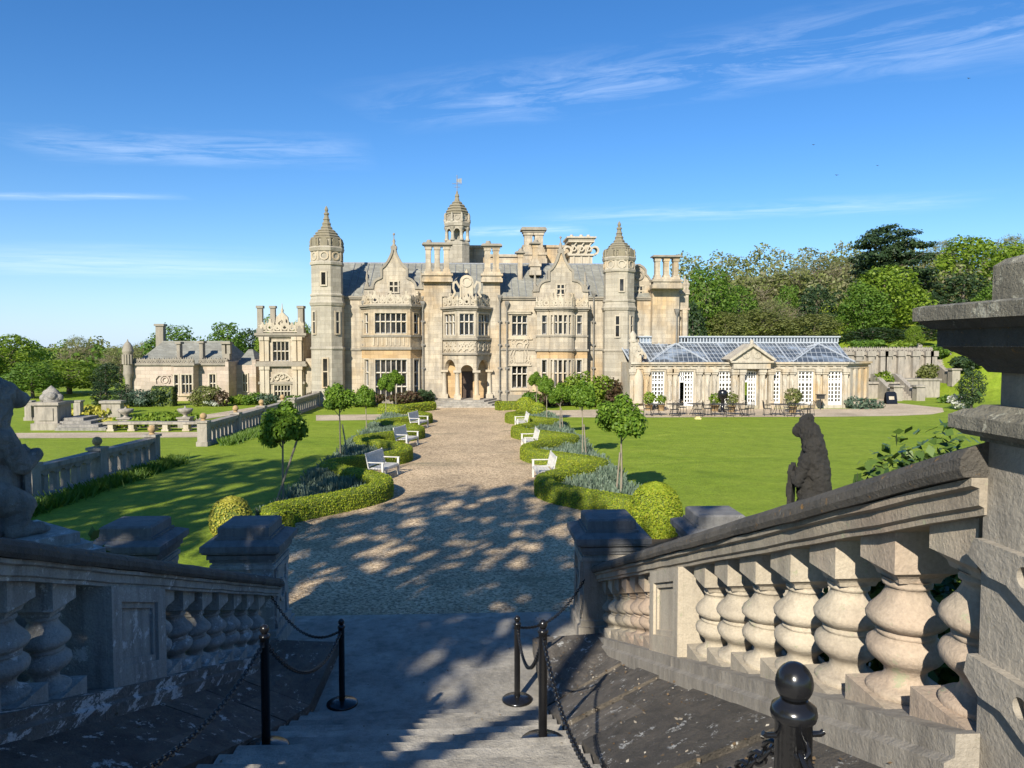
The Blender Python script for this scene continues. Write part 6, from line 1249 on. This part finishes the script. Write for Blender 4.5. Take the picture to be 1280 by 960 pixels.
# leaf litter blown on to the stair and its flanks
n = 420; y = rng.uniform(1.8, 11.5, n); x = np.where(rng.random(n) < .55, rng.uniform(SX1 + .05, 1.7, n), np.where(rng.random(n) < .5, rng.uniform(-2.7, SX0 - .05, n), rng.uniform(SX0, SX1, n)))
zs = np.zeros(n)
for i in range(n):
    d = y[i]
    if SX0 < x[i] < SX1: zs[i] = tread(d) + .004; y[i] = d
    else:
        left = x[i] < 0; u_ = ((SX0 - x[i]) / (2.8 + SX0)) if left else ((x[i] - SX1) / (1.8 - SX1)); u_ = min(1, max(0, u_)); fz = (max(.1, .09 + RISE / RUN * (SY - d)) + .17) if d > 1.75 else 2.9; gz = max(.32, zc(d, left) - 1.2); zs[i] = fz + (gz - fz) * u_ + .022
V, F = leafquads(np.stack([x, y, zs], 1), np.array([[0, -.1, 1.0]]) + .25 * rng.normal(size=(n, 3)), .019, 1.5)
tag(leafy('leaf_litter', [(V, F, 0)], ['drylf']), kind='stuff')
# ------------------------------------------------------------------ trees
def crown_blobs(rd, w, h, z0, n, squash=.75, top=1.0):
    bl = [((0, 0, z0 + h * .48), (w * .34, w * .34, h * .40))]
    for k in range(n):
        f = (k + .5) / n; zz = z0 + h * (.10 + .80 * f); env = math.sin(math.pi * min(1, .16 + .80 * f)) ** .7; a = k * 2.399 + rd.uniform(-.4, .4); r = w * .5 * env * rd.uniform(.55, .80)
        s = w * rd.uniform(.11, .18); bl.append(((r * math.cos(a), r * math.sin(a), zz), (s, s, s * squash)))
    return bl
def tree_proto(seed, mat, w=9, h=10, z0=1.4, n=30, dens=9.0, size=.27, kind='broad', aspect=1.4):
    rd = random.Random(seed); t = thing('tree', '', 'tree', (0, 0, -500)); WO[t] = (0, 0, 0); b = MB()
    b.tube([(0, 0, -1), (.05, 0, 1.5), (.1, .05, z0 + h * .35), (.0, .1, z0 + h * .75)], [.34, .27, .18, .06], 7)
    for k in range(9):
        a = k * 2.4; zb = z0 + h * (.08 + .06 * k); r = w * .36; b.tube([(.05, 0, zb), (r * .5 * math.cos(a), r * .5 * math.sin(a), zb + h * .11), (r * math.cos(a), r * math.sin(a), zb + h * .2)], [.12, .07, .03], 5)
    mats = [mat]; parts = []
    if kind == 'bare':
        def br(p, d, L, r, lv):
            q = p + d * L; m_ = p.lerp(q, .5) + Vector((rd.uniform(-1, 1), rd.uniform(-1, 1), rd.uniform(-1, 1))) * L * .06
            b.tube([p, m_, q], [r, r * .8, r * .62], 4, 0)
            if lv == 0: return
            for k in range(4 if lv > 1 else 5):
                v = Vector((rd.gauss(0, 1), rd.gauss(0, 1), rd.gauss(.25, .7))).normalized(); br(p.lerp(q, rd.uniform(.55, 1)), (d * .75 + v * .75).normalized(), L * rd.uniform(.58, .78), r * .58, lv - 1)
        for k in range(5): a = k * 1.26 + rd.random(); br(Vector((0, 0, z0 + .5 * k)), Vector((math.cos(a) * .55, math.sin(a) * .55, 1)).normalized(), h * .32, .12, 3)
    b.build('trunk', ['twig' if kind == 'bare' else 'bark'], t)
    if kind == 'cedar':
        bl = []
        for lv in range(11):
            zz = z0 + h * (.06 + .92 * lv / 11); R_ = w * .5 * (1.0 - .60 * (lv / 11) ** 2) * rd.uniform(.72, 1.08)
            for k in range(7 if lv < 8 else 5):
                a = k * .95 + lv * .7 + rd.uniform(-.4, .4); r = R_ * rd.uniform(.35, .88); s_ = w * rd.uniform(.10, .17); bl.append(((r * math.cos(a), r * math.sin(a), zz + rd.uniform(-.55, .45) + .12 * r), (s_, s_, rd.uniform(.35, .6))))
            bl.append(((0, 0, zz), (w * .14, w * .14, .7)))
        V, F = shell(bl, dens * 2.2, size * .8, .85, .6, .9, .45)
    elif kind == 'bare':
        bl = crown_blobs(rd, w, h, z0, 30); V, F = shell(bl, dens * .62, .085, .2, .95, .2, 1.2, 9)
    else:
        bl = crown_blobs(rd, w, h, z0, n); V, F = shell(bl, dens, size, .80, .45, .35, .6)
    leafy('crown', [(V, F, 0)], mats, t); return t
PRT = {}
for key, mat, kw in (('g1', 'green1', {}), ('g1b', 'green1', dict(n=34, w=10)), ('g2', 'green2', {}), ('g2b', 'green2', dict(n=20, w=8)), ('dk', 'green3', dict(n=24, w=7.5)), ('ol', 'olive', {}), ('br', 'brownleaf', dict(kind='bare', w=8)), ('brb', 'brownleaf', dict(kind='bare', w=9)), ('cedar', 'green3', dict(kind='cedar', w=12, h=12, z0=1.5, dens=8, size=.30)), ('con', 'green3', dict(w=5, n=22)), ('sh', 'green2', dict(n=30, dens=2.9, size=.42, z0=3.5, h=8)), ('shb', 'green1', dict(n=26, dens=2.4, size=.42, z0=3.5, h=8)), ('shh', 'green1', dict(n=16, w=4, dens=5, size=.3, z0=9, h=3.4))):
    PRT[key] = (tree_proto(hash(key) % 97 if False else sum(map(ord, key)), mat, **kw), kw.get('w', 9), kw.get('h', 10) + kw.get('z0', 1.4))
used_t = set()
def tree(key, px, ytop, D, wpx, label, group=None, base=None, cat='tree'):
    pr, w, h = PRT[key]; x = PX(px, D, ytop); g = H(x, D) if base is None else base; zt_ = PZ(ytop, D, px); sx = wpx * D / 960 / w; sz = max(.2, (zt_ - g) / h)
    if key not in used_t: used_t.add(key); o = pr
    else: o = dup(pr, (0, 0, 0))
    o.location = (x, D, g); o.scale = (sx, sx, sz); o.rotation_euler = (0, 0, (px * 7.3 + ytop) % 6.28); return tag(o, label, cat, group)
WR, WL = 'trees of the hillside wood on the right', 'trees beyond the service wing on the left'
tree('cedar', 1110, 278, 100, 128, 'tall dark cedar with flat layered boughs, highest on the hill', WR)
tree('g1b', 1107, 330, 90, 108, 'big rounded light green tree below the cedar', WR); tree('g2', 1080, 352, 86, 74, 'deep green tree overlapping the big light green one on its left', WR)
for a in (('g1', 1212, 292, 112, 100, 'bright green tree right of the cedar'), ('g1', 1262, 300, 100, 80, 'bright green tree at the right edge behind the pier cap'), ('dk', 1205, 338, 94, 92, 'dark spreading evergreen below the bright trees right of the cedar'), ('dk', 1165, 362, 92, 50, 'narrow dark evergreen right of the big light green tree'), ('br', 1268, 290, 135, 66, 'leafless brown tree on the skyline at far right'), ('br', 1180, 296, 140, 60, 'leafless tree on the skyline behind the cedar'),
          ('g2', 884, 331, 82, 84, 'tall full green tree beside the manor chimney end'), ('dk', 866, 372, 78, 50, 'dark evergreen against the right end of the manor'), ('ol', 908, 388, 79, 62, 'olive tree behind the left conservatory roof'), ('g2b', 925, 352, 88, 56, 'mid green tree right of the tall full one'), ('br', 948, 338, 108, 84, 'leafless brown tree in the dip right of the tall green trees'), ('brb', 988, 330, 112, 84, 'broad leafless tree at the middle of the wood'), ('br', 1025, 319, 118, 84, 'high leafless tree left of the cedar'), ('brb', 1060, 318, 125, 60, 'leafless tree directly behind the cedar boughs'),
          ('dk', 1022, 352, 92, 62, 'dark rounded yew left of the big light green tree'), ('ol', 955, 384, 84, 88, 'olive grey bush tree over the middle of the glass roof'), ('br', 965, 372, 92, 70, 'grey leafless thicket tree in mid slope'), ('ol', 1018, 391, 80, 84, 'low olive tree over the right glass hip'), ('g2b', 985, 352, 100, 46, 'small green tree among the leafless ones'), ('dk', 1005, 340, 110, 34, 'small dark pine among the leafless trees'), ('dk', 1092, 408, 82, 90, 'low dark yew mass under the big light green tree'), ('dk', 1150, 405, 84, 60, 'low dark yew above the terrace end'), ('g2', 1240, 355, 88, 60, 'green tree just behind the great pier cap')):
    tree(*a, group=WR)
for a in (('g1', 12, 416, 84, 82, 'bright green tree at the left picture edge'), ('g1b', 85, 448, 72, 116, 'broad low bright tree left of the conifers'), ('g2', 40, 452, 66, 70, 'mid green tree behind the left pedestal'), ('br', 98, 417, 115, 46, 'lone leafless tree on the left skyline'), ('brb', 150, 430, 96, 56, 'brown leafless tree left of the wing chimney'), ('dk', 132, 452, 70, 42, 'dark evergreen left of the round corner turret'), ('g2', 215, 405, 100, 74, 'green tree rising behind the service wing roof'), ('g2b', 284, 399, 104, 62, 'taller green tree right of the wing chimneys'), ('dk', 312, 408, 112, 50, 'dark pointed tree between wing and gatehouse'), ('g1', 345, 392, 100, 60, 'bright tree behind the gatehouse cresting'), ('g1', 374, 398, 105, 44, 'bright tree between gatehouse and turret'), ('br', 180, 424, 118, 50, 'pale leafless tree beside the wing chimney'), ('g2b', -30, 430, 80, 70, 'green tree past the left picture edge')):
    tree(*a, group=WL)
tree('con', 126, 484, 50, 32, 'dark upright conifer behind the far left balustrade', None); tree('con', 152, 497, 49, 26, 'small dark conifer beside the short plain wall', None)
tree('dk', 1216, 459, 50, 40, 'dark holly bush seen left of the great pier', None, 0.0, 'bush'); tree('g1', 1143, 424, 68, 26, 'pale green shrub above the terrace wall', None, 4.0, 'shrub')
c = G(1200, 512); bush('flowering_shrub', 'white flowering shrub left of the dark holly', (c.x, c.y), B3(1.6, 1.1, 5, 51), 'whitebloom', 50, .15); c = G(1105, 480, 2.2)
bush('fern_clump', 'bright fern clump growing on the low terrace wall', (X(1107, 62.3), 62.4), B3(1.6, 1.2, 5, 52), 'green1', 50, .18, base=PZ(481, 62) - .1)
for i, (px, py, z, w, h, mt_, lab) in enumerate(((1172, 437, 4.0, 2.2, 1.2, 'green2', 'rounded green shrub at the top of the right garden steps'), (1160, 462, 2.4, 1.8, 1.3, 'olive', 'olive shrub beside the right end of the terrace wall'), (1206, 452, 2.6, 2.4, 1.5, 'green3', 'dark shrub on the grass bank beyond the garden steps'), (1128, 434, 4.2, 2.6, 1.0, 'green1', 'pale green shrub spilling over the terrace wall top'), (1085, 437, 4.2, 3.0, 1.1, 'green2', 'leafy shrub on the terrace wall near the conservatory'), (1186, 498, .2, 1.6, .7, 'green2', 'low shrub at the foot of the grass bank'))):
    p = P(px, py, 68.5 if z > 3 else (64 if z > 1 else 57)); bush('shrub', lab, (p.x, p.y), B3(w, h, 6, 70 + i), mt_, 60, .16, base=max(H(p.x, p.y) - .1, p.z - h * .6))
# far woodland that reads as one mass
def wood(name, items, mat, size):
    bl = []
    for (x, y, w, h) in items:
        g = H(x, y); rd = random.Random(int(x * 13 + y)); bl += [((c[0] + x, c[1] + y, c[2] + g), r) for c, r in crown_blobs(rd, w, h, .3, 7)]
    P_, N_ = [], []
    for c, r in bl:
        r = np.array(r); k = int(1.3 * (r[0] * r[1] + 2 * r[0] * r[2]) * 7); d = rng.normal(size=(k, 3)); d /= np.linalg.norm(d, axis=1, keepdims=True); P_.append(np.array(c) + d * r * rng.uniform(.75, 1.05, (k, 1))); N_.append(d + .6 * rng.normal(size=(k, 3)) + np.array([0, 0, .3]))
    V, F = leafquads(np.concatenate(P_), np.concatenate(N_), size); tag(leafy(name, [(V, F, 0)], [mat]), kind='stuff')
rd = random.Random(9)
def items(n, px0, px1, d0, d1, h0, h1):
    o = []
    for k in range(n): D = rd.uniform(d0, d1); o.append((PX(px0 + (px1 - px0) * (k + rd.random()) / n, D), D, rd.uniform(7, 11), rd.uniform(h0, h1)))
    return o
wood('distant_woodland', items(26, 850, 1330, 100, 165, 7, 9.5), 'brownleaf', .34); wood('distant_woodland', items(18, 860, 1330, 96, 150, 6, 8), 'olive', .36)
wood('distant_woodland', items(26, -80, 420, 130, 260, 5, 8), 'olive', .42); wood('distant_woodland', items(16, -80, 420, 110, 240, 5, 8), 'green2', .4)
# tall shade trees behind us that throw the dappled shadow over stair, drive and lawn
for i, (x, y, h, w, key, lab) in enumerate(((-16.6, 1.5, 17, 8.5, 'sh', 'tall shade tree on the bank left of the stair head'), (-9.8, -4.6, 15.8, 9.2, 'sh', 'broad shade tree behind the left statue and stair head'), (-6.0, -8.1, 14.0, 3.9, 'shh', 'slim shade tree between the taller ones behind the stair head'), (-12.0, -13.2, 16, 5.6, 'shb', 'tall shade tree farther back behind the stair head'), (-22, .5, 17, 8, 'shb', 'tall shade tree farthest left of the stair head'))):
    pr, w0, h0 = PRT[key]; o = dup(pr, (x, y, H(x, y)), i * 1.3, None, (w / w0, w / w0, h / h0)) if key + 'used' in used_t else pr; used_t.add(key + 'used'); o.location = (x, y, H(x, y)); o.rotation_euler = (0, 0, i * 1.3); o.scale = (w / w0, w / w0, h / h0); tag(o, lab, 'tree', 'shade trees behind the stair head')
